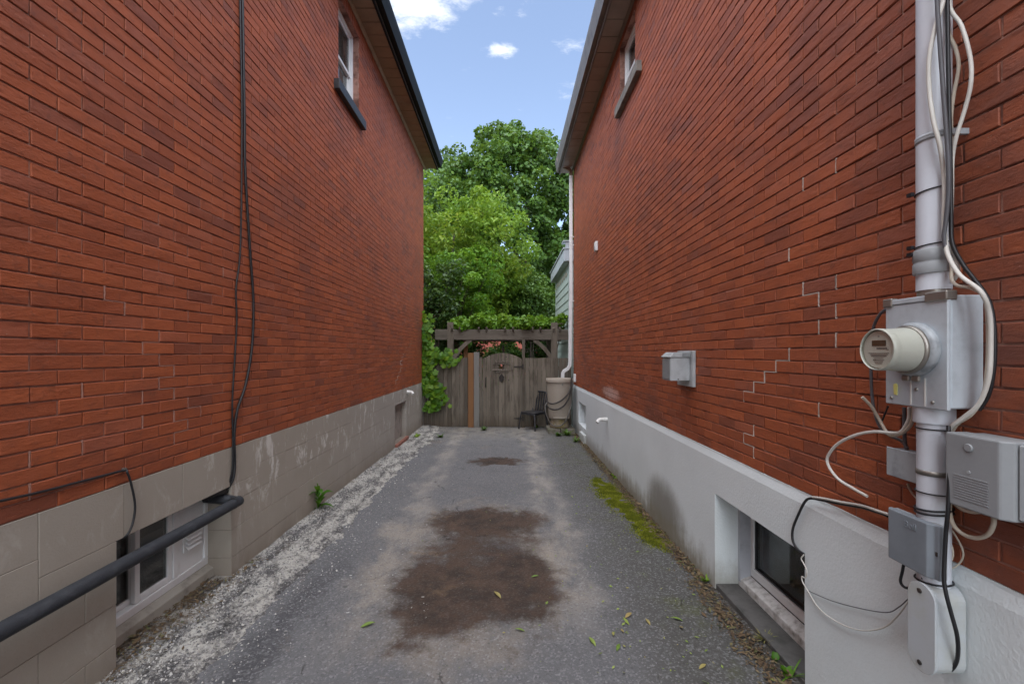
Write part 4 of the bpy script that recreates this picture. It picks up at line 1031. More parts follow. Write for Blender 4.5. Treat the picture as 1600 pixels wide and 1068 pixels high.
MB().box((fx(731.5), YF - .05, GZ), (fx(740.3), YF + .02, fz(551))).build('orange_post', wood_o, fl, .004, 1)
MB().box((fx(740.6), YF - .045, GZ), (fx(749), YF + .02, fz(550))).build('grey_post', wood_p, fl, .004, 1)
board_run(fl, fx(749.3), fx(753.5), GZ + .02, lambda x: fz(558), .06, wood, YF - .002)
fr_ = empty('wooden_fence', (fx(850), YF, GZ), 'weathered board fence between the gate and the right house, behind the barrel', 'fence')
MB().box((fx(815.6), YF - .055, GZ), (fx(820.2), YF + .03, fz(530))).build('gate_post', wood, fr_, .004, 1)
board_run(fr_, fx(820.5), 1.47, GZ + .02, lambda x: fz(559), .096, wood, YF)
for z in (.25, 1.25): MB().box((fx(821), YF + .024, z), (1.47, YF + .062, z + .085)).build('rail', wood_h, fr_)
gt = empty('wooden_gate', (fx(784), YF - .01, GZ), 'arched plank gate with a small square peep hole and iron hardware', 'gate')
gx0, gx1 = fx(754), fx(815.2)
def garch(x):
    u_ = (x - (gx0 + gx1) / 2) / ((gx1 - gx0) / 2)
    return fz(560.5) + (fz(551.2) - fz(560.5)) * max(0, 1 - u_ * u_)
hx0, hx1, hz0, hz1 = fx(779.8), fx(787.8), fz(576.2), fz(568.2)
ng = 10
for i in range(ng):
    a, b = gx0 + (gx1 - gx0) * i / ng + .003, gx0 + (gx1 - gx0) * (i + 1) / ng - .003
    d = random.uniform(-.003, .003)
    def piece(a, b, z0, zt):
        m_ = (a + b) / 2
        top = [(b, garch(b)), (m_, garch(m_)), (a, garch(a))] if zt is None else [(b, zt), (a, zt)]
        MB().prism([(a, z0), (b, z0)] + top, 'Y', YF - .03 + d, YF - .01 + d).build('board', wood, gt)
    if b <= hx0 or a >= hx1: piece(a, b, GZ + .035, None)
    else:
        if a < hx0: piece(a, hx0, GZ + .035, None)
        if b > hx1: piece(hx1, b, GZ + .035, None)
        a2, b2 = max(a, hx0), min(b, hx1)
        piece(a2, b2, GZ + .035, hz0); piece(a2, b2, hz1, None)
for z in (.2, 1.12): MB().box((gx0 + .02, YF - .008, z), (gx1 - .02, YF + .022, z + .09)).build('ledge', wood_h, gt)
for py0, py1, xa, xb in ((567.2, 569, 770, 797.5), (576.2, 578.2, 769.5, 797), (580, 581.6, 773, 794.5), (564, 565.3, 773, 794.5)):
    MB().box((fx(xa), YF - .048, fz(py1)), (fx(xb), YF - .034, fz(py0))).build('trim_strip', wood_h, gt)
for py in (567.8, 577, 581, 564.6):
    for k in range(6):
        x = fx(774 + k * 3.9); MB().lathe([(.007, 0), (.005, -.006), (.002, -.009)], (x, YF - .048, fz(py)), 'Y', 8).build('stud', iron, gt)
cxk, czk = fx(783.8), fz(589)
MB().prism([(cxk - .062, czk), (cxk, czk - .10), (cxk + .062, czk), (cxk, czk + .085)], 'Y', YF - .044, YF - .033).build('knocker_plate', iron, gt, .003, 1)
MB().tube([(cxk - .03, YF - .055, czk + .02), (cxk - .045, YF - .06, czk - .03), (cxk, YF - .064, czk - .11), (cxk + .045, YF - .06, czk - .03), (cxk + .03, YF - .055, czk + .02)], .009, 8).build('knocker_ring', iron, gt)
MB().tube([(fx(759), YF - .04, fz(589.5)), (fx(759), YF - .075, fz(592)), (fx(759), YF - .075, fz(601)), (fx(759), YF - .04, fz(604))], .011, 8).build('handle', iron, gt)
for py in (572.5, 653):
    MB().prism([(fx(803), fz(py) - .010), (fx(815.4), fz(py) - .022), (fx(815.4), fz(py) + .022), (fx(803), fz(py) + .010)], 'Y', YF - .043, YF - .034).build('strap_hinge', iron, gt)
    MB().box((fx(815.6), YF - .068, fz(py) - .055), (fx(818), YF - .057, fz(py) + .055)).build('hinge_plate', iron, gt)
for px, py in ((791, 557.5), (795, 593.5)):
    MB().lathe([(.012, 0), (.012, -.003)], (fx(px), YF - .034, fz(py)), 'Y', 10).build('knot_hole', iron, gt)

YP = 10.22
px_ = lambda p: (p - VX) * YP / FPX
pz_ = lambda p: CAMZ - (p - VY) * YP / FPX
pg = empty('pergola', (px_(785), YP, GZ), 'weathered timber pergola with curved braces over the garden gate', 'pergola')
MB().box((px_(680), YP - .03, pz_(530.7)), (px_(887.5), YP + .02, pz_(514.5))).build('front_beam', wood_h, pg, .004, 1)
MB().box((px_(680), YP + 1.3, pz_(530.7)), (px_(887.5), YP + 1.35, pz_(514.5))).build('rear_beam', wood_h, pg, .004, 1)
for a, b, tp in ((699.2, 708.8, 503.5), (861, 871, 504)):
    MB().box((px_(a), YP - .0455, GZ), (px_(b), YP + .10, pz_(tp))).build('post', wood, pg, .004, 1)
    MB().box((px_(a), YP + 1.2, GZ), (px_(b), YP + 1.29, pz_(516))).build('rear_post', wood, pg, .004, 1)
for pxc in (707, 719, 748.5, 760.5, 789, 801.5, 832, 844, 864.5, 874):
    x = px_(pxc); z = pz_(514.5)
    MB().prism([(YP - .13, z + .02), (YP - .08, z - .045), (YP + 1.55, z - .045), (YP + 1.55, z + .05), (YP - .13, z + .05)], 'X', x - .019, x + .019).build('rafter', wood_h, pg)
def brace(x0, z0, x1, z1, bulge):
    n = 10; o, i_ = [], []
    for k in range(n + 1):
        s_ = k / n; x = x0 + (x1 - x0) * s_; z = z0 + (z1 - z0) * s_
        nxv, nzv = -(z1 - z0), (x1 - x0); L = math.hypot(nxv, nzv); nxv /= L; nzv /= L
        c = bulge * math.sin(math.pi * s_)
        o.append((x + nxv * (c + .045), z + nzv * (c + .045))); i_.append((x + nxv * (c - .045), z + nzv * (c - .045)))
    MB().prism(o + i_[::-1], 'Y', YP - .015, YP + .03).build('brace', wood, pg)
brace(px_(709), pz_(560), px_(735), pz_(531), .035)
brace(px_(862), pz_(560), px_(835), pz_(531), -.035)
MB().box((px_(722.5), YP + .3, GZ), (px_(729), YP + .38, pz_(532))).build('inner_post', wood_o, pg)

# ------------------------------------------------------------------ neighbour shed with siding behind the right house
sh = empty('garden_outbuilding', (1.6, 11.4, GZ), 'pale green clapboard outbuilding behind the right house with a deep pale fascia', 'outbuilding')
SX, SY0, SY1, SZ = 1.44, 10.28, 12.9, 3.78
MB().box((SX + .02, SY0, -.16), (5.5, SY1, SZ + .05)).build('frame_wall', siding, sh)
z = -.1; 
while z < SZ - .3:
    MB().prism([(SX + .019, z), (SX - .012, z), (SX + .004, z + .205), (SX + .019, z + .205)], 'Y', SY0 + .01, SY1).build('clapboard', siding, sh); 
    MB().prism([(SY0 - .001, z), (SY0 - .03, z), (SY0 - .012, z + .205), (SY0 - .001, z + .205)], 'X', SX + .03, 3.5).build('clapboard', siding, sh); z += .2
MB().box((SX - .01, SY1, -.16), (SX + .09, SY1 + .09, SZ)).build('corner_board', siding, sh)
for i in range(7):
    MB().box((SX - .0175, SY0 + .25 + i * .36, SZ - .30), (SX - .0125, SY0 + .37 + i * .36, SZ - .18)).build('vent_block', trim_l, sh)
MB().box((1.325, SY0 - .06, SZ + .02), (1.36, 13.35, SZ + .30)).build('fascia', fascia_w, sh, .004, 1)
MB().box((1.36, SY0 - .06, SZ + .02), (5.6, SY0 - .02, SZ + .47)).build('end_fascia', fascia_w, sh, .004, 1)
MB().box((1.30, SY0 - .08, SZ + .30), (5.6, 13.4, SZ + .335)).build('roof_edge', fascia_w, sh, .004, 1)
MB().box((1.30, SY0 - .09, SZ + .472), (5.65, SY0 + .2, SZ + .50)).build('parapet_cap', fascia_w, sh, .003, 1)
MB().box((1.362, SY0 - .0195, SZ + .01), (SX + .019, 13.3, SZ + .025)).build('soffit', fascia_w, sh)

# far brick house glimpsed through the gap under the pergola
fh = empty('far_house', (0, 34, -.16), 'distant red brick house glimpsed under the pergola through the garden', 'house')
MB().box((-7, 34, -.16), (7, 42, 5.5)).build('wall', redwood, fh)
MB().prism([(-7.5, 5.4), (7.5, 5.4), (0, 8.6)], 'Y', 33.6, 42.4).build('roof', shingle, fh)
for x in (-4.5, 3.6):
    f_ = MB().box((x - .55, 33.93, .9), (x + .55, 33.999, 2.6)).build('window', vinyl, fh)
    MB().box((x - .47, 33.925, 1.0), (x + .47, 33.929, 2.5)).build('pane', glass, f_)

# ------------------------------------------------------------------ barrel, blocks, hose, chair
YB = 9.42; bx = (874 - VX) * YB / FPX
bl = empty('rain_barrel', (bx, YB, .02), 'tapered tan plastic rain barrel below the downspout in the right corner', 'barrel')
zb0 = .045
MB().lathe([(.20, zb0), (.212, zb0 + .012), (.20, zb0 + .08), (.175, zb0 + .16), (.185, zb0 + .20)], (bx, YB, 0), n=40).build('foot', barrel_s, bl)
MB().lathe([(.222, zb0 + .195), (.232, zb0 + .21), (.236, zb0 + .26), (.245, zb0 + .40), (.272, zb0 + .90), (.273, zb0 + .965)], (bx, YB, 0), n=44, capends=True).build('body', barrelm, bl)
MB().lathe([(.274, zb0 + .955), (.292, zb0 + .96), (.296, zb0 + .985), (.292, zb0 + 1.035), (.285, zb0 + 1.05), (.262, zb0 + 1.05), (.255, zb0 + 1.02)], (bx, YB, 0), n=44).build('rim', barrelm, bl)
MB().lathe([(.254, zb0 + 1.022), (.254, zb0 + 1.026)], (bx, YB, 0), n=44).build('lid_mesh', iron, bl)
MB().box((bx + .02, YB - .292, zb0 + .915), (bx + .05, YB - .272, zb0 + .95)).build('overflow_fitting', steel, bl, .004, 1)
MB().box((bx - .16, YB - .262, zb0 + .215), (bx + .16, YB - .226, zb0 + .245)).build('moulded_band', barrelm, bl, .005, 1)
MB().tube([(bx - .12, YB - .23, zb0 + .10), (bx - .12, YB - .28, zb0 + .10)], .014, 10, False).build('tap', steel, bl)
for k, (a, b, hgt, dp, lab) in enumerate(((bx - .27, bx - .02, .12, .17, 'rough stone block under the left side of the rain barrel'), (bx + .0, bx + .30, .115, .19, 'rough stone block under the right side of the rain barrel'))):
    m_ = MB().box((a, YB - .30 + k * .02, GZ + .0), (b, YB + .26, zb0 - .002 + (0 if k else -.003)))
    o = m_.build('stone_block', stone, None, .012, 2); tag(o, lab, 'stone', 'stones under the barrel')
hb = lambda px, py, y=YB - .30: ony(px, py, y)
hs_ = empty('garden_hose', (bx, YB - .3, .05), 'dark garden hose draped in loops across the tan barrel', 'hose')
MB().tube([hb(893, 590, YB - .2), hb(892, 605, YB - .24), hb(886, 617), hb(876, 626), hb(864, 630.5), hb(856, 628, YB - .2), hb(852, 622, YB - .15), hb(851, 632, YB - .2)], .016, 8).build('upper_loop', hosem, hs_)
MB().tube([hb(893, 592, YB - .2), hb(892, 612, YB - .25), hb(884, 630), hb(875, 637.5), hb(866, 639.5), hb(858, 637), hb(853, 630, YB - .2)], .016, 8).build('middle_loop', hosem, hs_)
MB().tube([hb(894, 595, YB - .15), hb(893, 625, YB - .2), hb(889, 645, YB - .32), hb(882, 660, YB - .32), hb(872, 665.5, YB - .32), hb(861, 662, YB - .32), hb(854, 648, YB - .32), hb(852, 635, YB - .3), hb(855, 628, YB - .25)], .012, 8).build('lower_loop', simple('pale_hose', (.12, .11, .10), .6), hs_)

ch = empty('garden_chair', (0, 0, 0), 'black slat-back garden chair beside the barrel in front of the fence', 'chair')
WOFF[ch.name] = Vector((0, 0, 0))
sw, sd_, shh = .21, .20, .385
def tb_(nm, pts, r, seg=5, curve=True, n=8): return MB().tube(pts, r, n, curve, seg).build(nm, chairm, ch)
seat = MB()
sp = [(-sw, -sd_), (-sw + .04, -sd_ - .025), (sw - .04, -sd_ - .025), (sw, -sd_), (sw - .02, sd_), (-sw + .02, sd_)]
seat.prism(sp, 'Z', shh - .022, shh); seat.build('seat', chairm, ch, .008, 2)
MB().prism([(x * .97, y * .97) for x, y in sp], 'Z', shh - .055, shh - .0225).build('seat_rim', chairm, ch, .004, 1)
for sx in (-1, 1):
    tb_('leg', [(sx * (sw - .02), -sd_ + .0, shh - .03), (sx * (sw + .005), -sd_ - .02, .18), (sx * (sw + .02), -sd_ - .035, .0)], .017)
    tb_('leg', [(sx * (sw - .03), sd_ - .02, shh - .03), (sx * (sw - .015), sd_ + .03, .18), (sx * (sw), sd_ + .08, .0)], .017)
    
tb_('back_frame', [(-sw + .03, sd_ - .01, shh - .02), (-sw + .02, sd_ + .03, shh + .22), (-sw + .035, sd_ + .065, shh + .38), (-.09, sd_ + .085, shh + .425), (.09, sd_ + .085, shh + .425), (sw - .035, sd_ + .065, shh + .38), (sw - .02, sd_ + .03, shh + .22), (sw - .03, sd_ - .01, shh - .02)], .022, 6)
for x in (-.10, -.035, .035, .10):
    MB().prism([(sd_ - .012, shh - .01), (sd_ + .006, shh - .01), (sd_ + .088, shh + .42), (sd_ + .070, shh + .42)], 'X', x - .014, x + .014).build('back_slat', chairm, ch)
cp = ground_pt(834, 671)
ch.location = (cp.x, cp.y + .12, gz(cp.x, cp.y) + .002); ch.rotation_euler = (0, 0, R(-42))

# ------------------------------------------------------------------ trees and foliage
def leaf_cloud(C, Rr, n, size, seed, outward=.5, aspect=.55, droop=.25):
    """n leaf quads scattered round clump centres C (k,3) with radii Rr (k,) -> V, F, tint"""
    g = np.random.default_rng(seed); k = len(C)
    ci = g.integers(0, k, n)
    d = g.normal(size=(n, 3)); d /= np.linalg.norm(d, axis=1)[:, None]
    rad = Rr[ci] * g.uniform(.35, 1.0, n) ** .6
    P = C[ci] + d * rad[:, None] * np.array([1, 1, .8])
    nrm = d * outward + g.normal(size=(n, 3)) * .55 + np.array([0, 0, .45]); nrm /= np.linalg.norm(nrm, axis=1)[:, None]
    tv = g.normal(size=(n, 3)) + d * .5 - np.array([0, 0, droop]); tv -= nrm * (tv * nrm).sum(1)[:, None]; tv /= np.linalg.norm(tv, axis=1)[:, None]
    sv = np.cross(nrm, tv); s = size * g.uniform(.6, 1.35, n)[:, None]
    base, tip = P - tv * s * .5, P + tv * s * .5 - nrm * s * .10
    l, r = P + sv * s * aspect * .5 + nrm * s * .08, P - sv * s * aspect * .5 + nrm * s * .08
    V = np.stack([base, r, tip, l], 1).reshape(-1, 3); F = np.arange(4 * n).reshape(n, 4)
    ct = g.uniform(0, 1, k)
    tint = np.clip(ct[ci] * .5 + g.uniform(0, .5, n), 0, .999)
    return V, F, tint
def clumps(centre, radii, n, r0, r1, seed, shell=.45, lobes=0.25):
    g = np.random.default_rng(seed)
    d = g.normal(size=(n, 3)); d /= np.linalg.norm(d, axis=1)[:, None]
    q = g.uniform(shell ** 3, 1, n) ** (1 / 3)
    wob = np.array([1 + lobes * mnoise.noise((a[0] * 1.7 + seed, a[1] * 1.7, a[2] * 1.7)) * 1.6 for a in d])
    C = np.array(centre) + d * (q * wob)[:, None] * np.array(radii)
    return C, g.uniform(r0, r1, n)
def tree(name, label, base, centre, radii, ncl, r, nleaf, size, m, seed, trunk_r=.16, group=None, shell=.45, asp=.55, cat='tree', lobes=.25, limbs=7, droop=.25):
    e = empty(name, base, label, cat, group)
    C, Rr = clumps(centre, radii, ncl, r[0], r[1], seed, shell, lobes)
    keep = C[:, 2] > base[2] + .15; C, Rr = C[keep], Rr[keep]
    V, F, tint = leaf_cloud(C, Rr, nleaf, size, seed + 1, asp_ := .5, asp, droop)
    # leave the real object Random out of the tint so each crown keeps its own palette
    npmesh('crown', V, F, m, e, True, ('tint', tint))
    t_ = MB(); b = Vector(base); c = Vector(centre); g = random.Random(seed)
    top = c + Vector((0, 0, radii[2] * .35))
    t_.tube([b, b.lerp(top, .35) + Vector((g.uniform(-.1, .1), g.uniform(-.1, .1), 0)), b.lerp(top, .7), top], (trunk_r, trunk_r * .25), 9)
    for k in range(limbs):
        s_ = b.lerp(top, g.uniform(.3, .85)); q = Vector(C[g.randrange(len(C))])
        t_.tube([s_, s_.lerp(q, .5) + Vector((0, 0, .15)), q], (trunk_r * .38, trunk_r * .06), 6, True, 4)
    t_.build('trunk', bark, e)
    return e
tree('maple_tree', 'tall dense dark green maple towering at the centre behind the garden', (1.3, 20, -.16), (.05, 20, 6.85), (3.75, 3.2, 5.1), 420, (.35, .72), 78000, .155, leaf_maple, 11, .28, 'trees behind the fence', .62, .85, lobes=.10)
tree('box_elder_tree', 'light yellow-green leafy tree rising behind the left house corner', (-2.2, 14.2, -.16), (-1.75, 14.2, 4.75), (2.35, 1.7, 2.35), 150, (.28, .6), 26000, .15, leaf_light, 23, .12, 'trees behind the fence', .35, .42, lobes=.35, droop=.6)
tree('ash_sapling', 'bright green sapling in front of the yellow-green tree beside the left house', (-1.6, 12.6, -.16), (-1.35, 12.6, 3.55), (1.35, .9, 1.45), 80, (.2, .42), 11000, .12, leaf_bright, 31, .05, 'trees behind the fence', .3, .4, lobes=.4, droop=.5)
tree('distant_tree', 'distant dark green tree top peeping out beside the left gutter', (-4.6, 30, -.16), (-4.3, 30, 10.0), (2.9, 3, 5.2), 90, (.6, 1.1), 12000, .28, leaf_dark, 47, .3, 'trees behind the fence', .5, .8)
tree('dark_shrub', 'dark leafy shrub pressed against the left house corner above the fence', (-1.8, 11.2, -.16), (-1.85, 11.25, 2.55), (.75, .5, 1.45), 60, (.16, .34), 6500, .10, leaf_dark, 53, .04, 'shrubs behind the fence', .2, .6, 'shrub')
tree('dark_shrub', 'dark shrub behind the right end of the pergola by the clapboard outbuilding', (.95, 15.2, -.16), (.75, 15.2, 3.3), (1.05, .8, 1.25), 60, (.2, .42), 6500, .12, leaf_maple, 59, .05, 'shrubs behind the fence', .2, .6, 'shrub')
tree('low_hedge', 'dark low hedge seen under the left half of the pergola', (-1.5, 16.5, -.16), (-1.75, 16.5, 1.7), (1.25, .6, 1.6), 60, (.25, .45), 8000, .12, leaf_dark, 61, .05, 'shrubs behind the fence', .1, .6, 'shrub')
tree('low_hedge', 'dark low hedge seen under the right half of the pergola', (1.6, 16.5, -.16), (1.55, 16.5, 1.7), (1.15, .6, 1.6), 60, (.25, .45), 8000, .12, leaf_dark, 67, .05, 'shrubs behind the fence', .1, .6, 'shrub')
tree('low_shrub', 'small dark bush glimpsed through the gap above the gate', (-.15, 18, -.16), (-.15, 18, 1.3), (.85, .4, .95), 34, (.22, .38), 5200, .12, leaf_maple, 69, .03, 'shrubs behind the fence', .1, .6, 'shrub')
tree('hedge_shrub', 'mid green bush low down between the sapling and the maple', (-.1, 16.0, -.16), (-.15, 16.0, 3.6), (1.7, .9, 1.3), 70, (.22, .5), 8500, .13, leaf_maple, 71, .06, 'shrubs behind the fence', .2, .5, 'shrub')
tree('side_tree', 'dark green tree filling the gap behind the clapboard outbuilding', (3.4, 24, -.16), (3.0, 24, 5.0), (2.6, 2, 3.8), 80, (.5, .9), 10000, .22, leaf_dark, 73, .2, 'trees behind the fence', .45, .8)

# vine over the pergola roof
ve = empty('pergola_vine', (px_(790), YP + .5, 2.2), 'green vine mat growing over the top of the pergola', 'vine')
g = np.random.default_rng(5); n = 70
C = np.stack([g.uniform(px_(705), px_(880), n), g.uniform(YP - .02, YP + 1.4, n), 2.27 + g.uniform(-.02, .20, n)], 1)
V, F, tint = leaf_cloud(C, g.uniform(.12, .24, n), 7500, .095, 6, .4, .8)
npmesh('foliage', V, F, leaf_vine, ve, True, ('tint', tint))
t_ = MB()
for k in range(6): t_.tube([(px_(700 + k * 30), YP + .1 + .2 * k % 1, 2.24), (px_(720 + k * 30), YP + .5, 2.28), (px_(745 + k * 28), YP + .3, 2.25)], .008, 5)
t_.tube([(px_(870), YP + .03, 1.7), (px_(874), YP - .02, 2.0), (px_(872), YP, 2.3), (px_(880), YP, 2.33)], .012, 6)
t_.build('stem', bark, ve)

# grape vine with big leaves on the fence, left
def lobed_leaf(name, m):
    pts = [(0, -.46), (.22, -.52), (.45, -.30), (.33, -.12), (.56, .02), (.48, .20), (.25, .18), (.20, .36), (0, .56), (-.20, .36), (-.25, .18), (-.48, .20), (-.56, .02), (-.33, -.12), (-.45, -.30), (-.22, -.52)]
    V = [(0, 0, .05)] + [(x, y, -.10 * (x * x + y * y) * 1.5) for x, y in pts]
    F = [(0, 1 + i, 1 + (i + 1) % len(pts)) for i in range(len(pts))]
    me = bpy.data.meshes.new(name); me.from_pydata(V, [], F); me.materials.append(m); me.update()
    for p_ in me.polygons: p_.use_smooth = True
    return me
vf = empty('grape_vine', (-1.75, 9.95, .2), 'bright green large-leaved vine climbing over the left end of the fence', 'vine')
lme = lobed_leaf('leaf', leaf_vine); gr_ = random.Random(12)
tracks = [[(664, 520), (668, 545), (672, 560), (685, 556), (698, 562), (708, 560)], [(668, 548), (664, 570), (660, 590), (656, 602), (668, 600)], [(668, 560), (675, 590), (680, 610), (676, 635), (672, 638)], [(660, 500), (664, 515), (670, 540)], [(676, 600), (684, 615), (690, 622)]]
st = MB()
cnt = 0
for tr_ in tracks:
    P = catmull([ony(a, b, 9.96) for a, b in tr_], 6)
    st.tube(P, .008, 6, False)
    for p in P[::1]:
        for k in range(5):
            q = p + Vector((gr_.gauss(0, .09), gr_.uniform(-.13, .0), gr_.gauss(0, .085)))
            if q.x < -2.05 or q.z < .35: continue
            if q.x < -1.93: q.y = max(q.y, 10.08) if gr_.random() < .5 else q.y; q.x = max(q.x, -1.9)
            o = bpy.data.objects.new('leaf', lme); col.objects.link(o); o.parent = vf
            o.location = q - WOFF[vf.name]; s_ = gr_.uniform(.085, .16); o.scale = (s_, s_, s_)
            o.rotation_euler = (R(90) + gr_.gauss(-.45, .4), gr_.gauss(0, .4), gr_.gauss(0, .5)); cnt += 1
st.build('stem', bark, vf)

# ------------------------------------------------------------------ weeds, moss, litter
def blade_plant(name, label, p, n, L, w_, m, seed, spread=.9, curl=.5, group=None, stem=False):
    e = empty(name, p, label, 'weed', group); g = random.Random(seed); mb = MB()
    for i in range(n):
        a = g.uniform(0, 2 * math.pi); l = L * g.uniform(.6, 1.15); up = g.uniform(.35, 1.0)
        b0 = Vector(p) + Vector((0, 0, L * .9 * (i / n) if stem else 0)); d = Vector((math.cos(a), math.sin(a), 0)) * spread
        sd2 = Vector((-math.sin(a), math.cos(a), 0)); pts = []
        for k in range(5):
            s_ = k / 4; c = b0 + d * l * s_ * .8 + Vector((0, 0, l * (up * s_ - curl * s_ * s_)))
            ww = w_ * math.sin(math.pi * (.12 + .86 * s_)) * .5
            pts += [c - sd2 * ww, c + Vector((0, 0, -ww * .35)), c + sd2 * ww]
        mb.add(pts, [(k * 3 + j, k * 3 + j + 1, k * 3 + j + 4, k * 3 + j + 3) for k in range(4) for j in range(2)], True)
    o = mb.build('leaves', m, e)
    if stem: MB().tube([p, Vector(p) + Vector((.004, 0, L * .5)), Vector(p) + Vector((-.004, .0, L * 1.1))], .005, 6).build('stem', leaf_vine, e)
    return e
blade_plant('weed', 'tall broad-leaved weed growing from the foot of the left block foundation', ground_pt(495, 797) + Vector((.01, 0, 0)), 13, .25, .055, leaf_bright, 3, .75, .55, 'weeds along the walls', True)
for i, (px, py, n_, L, w_, lab) in enumerate(((651, 684, 9, .16, .05, 'yellowish weed at the foot of the left foundation beside the small opening'), (688, 683, 26, .15, .025, 'small weed in the paving in front of the left fence'), (756, 672, 30, .17, .03, 'small weed at the foot of the grey post beside the gate'), (1163, 908, 16, .075, .012, 'grass tuft at the far corner of the right basement window'), (1243, 1052, 12, .06, .04, 'clover-like weed at the near end of the right basement window'), (1228, 1030, 7, .05, .03, 'tiny weed in the crack by the right basement window'), (1273, 1058, 8, .16, .006, 'thin grass stalks against the white foundation at the bottom edge'), (886, 680, 34, .2, .04, 'leafy weed between the stones and the white foundation'), (872, 681, 30, .14, .035, 'low weed in front of the stones under the barrel'), (900, 690, 30, .15, .03, 'weed at the foot of the white foundation below the small opening'), (838, 668, 10, .12, .04, 'weed under the black chair'), (1010, 745, 10, .07, .03, 'weed in the crack beside the white foundation above the moss'), (973, 748, 8, .06, .025, 'small weed against the white foundation near the far end of the moss'))):
    p = ground_pt(px, py)
    p.x = min(p.x, 1.45)
    blade_plant('weed', lab, p, n_, L, w_, (leaf_maple if i in (1, 2, 7, 8, 9, 10) else leaf_vine) if i != 0 else leaf_light, 40 + i, .8, .35, 'weeds along the walls')
blade_plant('grass_tuft', 'dry yellow grass tuft in the crack before the right basement window', ground_pt(1195, 1000), 90, .075, .004, drygrass, 90, 1.1, .3)
# moss
g = np.random.default_rng(8)
path = [ground_pt(a, b) for a, b in ((937, 752), (950, 765), (965, 782), (985, 800), (1005, 815), (1020, 835), (1032, 846))]
cen = np.array([np.array(p) for p in catmull(path, 10)]); wid = np.interp(np.arange(len(cen)), [0, 8, 20, 32, 42, 52, 60], [.07, .13, .14, .10, .09, .13, .07])
n = 42000; ci = g.integers(0, len(cen), n); cx = g.normal(0, .55, n) * wid[ci]; 
P = cen[ci] + np.stack([cx, g.normal(0, .09, n), np.zeros(n)], 1)
nz = np.array([mnoise.noise((p[0] * 9, p[1] * 9, 2)) for p in P]); ok = (nz > -.36) & (P[:, 0] < 1.44); P = P[ok]; nz = nz[ok]; n = len(P)
P[:, 2] = [gz(p[0], p[1]) for p in P]
h = .006 + .010 * np.clip(nz + .3, 0, 1); a = g.uniform(0, 2 * np.pi, n); s_ = g.uniform(.004, .008, n)
dv = np.stack([np.cos(a) * s_, np.sin(a) * s_, np.zeros(n)], 1); top = P + np.stack([g.normal(0, .004, n), g.normal(0, .004, n), h], 1)
V = np.stack([P - dv, P + dv, top], 1).reshape(-1, 3); F = np.arange(3 * n).reshape(n, 3)
tag(npmesh('moss', V, F, moss_m, None, False, ('tint', np.clip(.5 + nz * .5 + g.normal(0, .15, n), 0, .99))), 'yellow-green moss patch along the driveway edge by the white foundation', 'moss', None, 'stuff')
# litter along the right wall and in the window recesses, plus flecks over the drive
def flecks(n, fx_, size, seed, m, name, label, cat, thick=0):
    g = np.random.default_rng(seed); P = fx_(g, n); n = len(P); a = g.uniform(0, 2 * np.pi, n); s_ = (size * g.lognormal(0, .45, n))[:, None]
    tv = np.stack([np.cos(a), np.sin(a), g.normal(0, .25, n)], 1); sv = np.stack([-np.sin(a), np.cos(a), g.normal(0, .25, n)], 1)
    c = P + np.array([0, 0, 1]) * s_ * .25
    if thick:
        up = np.stack([g.normal(0, .2, n), g.normal(0, .2, n), np.ones(n)], 1)
        b = [c + tv * s_ * .5 - up * s_ * .2, c + sv * s_ * .45 - up * s_ * .2, c - tv * s_ * .5 - up * s_ * .2, c - sv * s_ * .4 - up * s_ * .2, c + up * s_ * .3 + tv * s_ * .15, c + up * s_ * .25 - tv * s_ * .15]
        V = np.stack(b, 1).reshape(-1, 3)
        q = np.array([(0, 1, 4), (1, 5, 4), (1, 2, 5), (2, 3, 5), (3, 4, 5), (3, 0, 4)]); F = (np.arange(n)[:, None, None] * 6 + q[None]).reshape(-1, 3); tint = np.repeat(g.uniform(0, .99, n), 6)
    else:
        V = np.stack([c - tv * s_ * .5, c + sv * s_ * .22, c + tv * s_ * .5, c - sv * s_ * .22], 1).reshape(-1, 3); F = np.arange(4 * n).reshape(n, 4); tint = g.uniform(0, .99, n)
    return tag(npmesh(name, V, F, m, None, False, ('tint', tint)), label, cat, None, 'stuff')
def edge_pts(g, n):
    y = g.uniform(1.5, 9.2, n); x = 1.463 - np.abs(g.normal(0, .045, n)) - .05 * (g.random(n) < .3) - .10 * ((y > 1.9) & (y < 3.2)) * g.random(n)
    return np.array([(a, b, gz(a, b) + .002) for a, b in zip(x, y)])
flecks(10000, edge_pts, .017, 1, litter_m, 'leaf_litter', 'brown leaf litter packed along the foot of the white foundation', 'litter')
def left_pts(g, n):
    y = g.uniform(1.4, 3.3, n); x = -2.06 + np.abs(g.normal(0, .10, n)); ok = (x < -1.72) & ((x > XL + .01) | ((y > 2.2) & (y < 3.0))); x, y = x[ok], y[ok]
    return np.array([(a, b, strip_z(a, b) + .003) for a, b in zip(x, y)])
flecks(2600, left_pts, .014, 2, litter_m, 'leaf_litter', 'dry brown litter in front of the left basement window', 'litter')
def drive_pts(g, n):
    y = 2.0 + 7.5 * g.random(n) ** 1.6; x = g.normal(.75, .45, n); ok = (x > -1.2) & (x < 1.4); x, y = x[ok], y[ok]
    return np.array([(a, b, gz(a, b) + .002) for a, b in zip(x, y)])
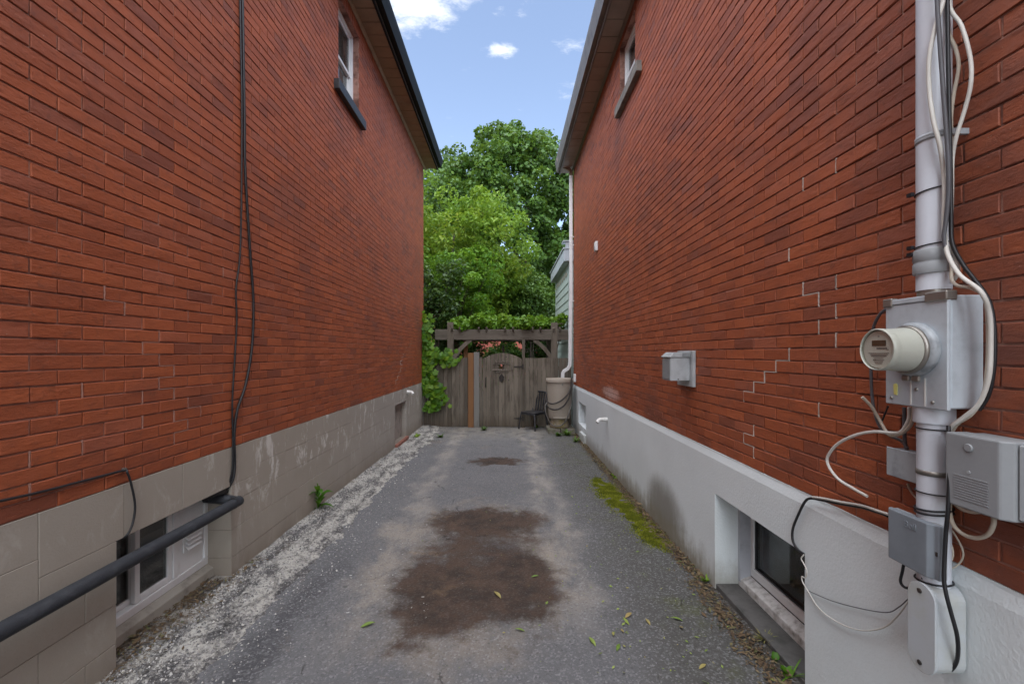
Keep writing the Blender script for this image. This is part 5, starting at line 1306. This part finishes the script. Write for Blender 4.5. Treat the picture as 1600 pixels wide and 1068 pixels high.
flecks(420, drive_pts, .017, 3, leaf_fallen, 'leaf_fragments', 'small pale green leaf fragments scattered over the right of the driveway', 'litter')
def grav_pts(g, n):
    y = 1.3 + 8.4 * g.random(n) ** 1.7; x = -1.93 + np.abs(g.normal(0, .26, n)); ok = x < -1.0; x, y = x[ok], y[ok]
    return np.array([(a, b, (strip_z(a, b) if a < -1.5 else gz(a, b)) + .001) for a, b in zip(x, y)])
flecks(15000, grav_pts, .0075, 4, gravel_m, 'gravel', 'loose pale gravel chips over the crumbling strip by the left wall', 'gravel', 1)
# the larger fallen leaves, one by one
lf = bpy.data.meshes.new('fallen_leaf')
lv, lfz = [], []
for k in range(7):
    s_ = k / 6; ww = .17 * math.sin(math.pi * min(1, .06 + s_ * .94)); zc = .10 * math.sin(s_ * 3) 
    lv += [(-ww, s_ - .5, zc + .05), (0, s_ - .5, zc), (ww, s_ - .5, zc + .04)]
lfz = [(k * 3 + j, k * 3 + j + 1, k * 3 + j + 4, k * 3 + j + 3) for k in range(6) for j in range(2)]
lf.from_pydata(lv, [], lfz); lf.materials.append(leaf_fallen); lf.update()
for (px, py, ln, ang, lab) in ((575, 977, .085, -62, 'long pale green fallen leaf lying left of the big brown stain'), (777, 930, .085, 35, 'green fallen leaf lying on the big brown stain'), (836, 901, .055, -80, 'small yellow-green fallen leaf at the right rim of the big brown stain'), (812, 985, .06, 75, 'yellow-green fallen leaf just below the big brown stain'), (982, 962, .07, -50, 'curled pale leaf lying low on the right of the driveway'), (925, 1003, .075, 20, 'broad green fallen leaf near the bottom edge of the driveway'), (966, 1012, .06, -30, 'small green fallen leaf right of the broad one near the bottom edge'), (1057, 968, .07, 70, 'yellowish fallen leaf nearer the right basement window'), (1012, 972, .06, 10, 'dull green fallen leaf in the damp right side of the driveway'), (1098, 1042, .055, -60, 'orange-brown fallen leaf at the bottom right of the driveway')):
    o = bpy.data.objects.new('fallen_leaf', lf); col.objects.link(o); o.location = ground_pt(px, py, .004); o.scale = (ln, ln, ln)
    o.rotation_euler = (R(4), R(5), R(ang)); tag(o, lab, 'leaf', 'larger fallen leaves')
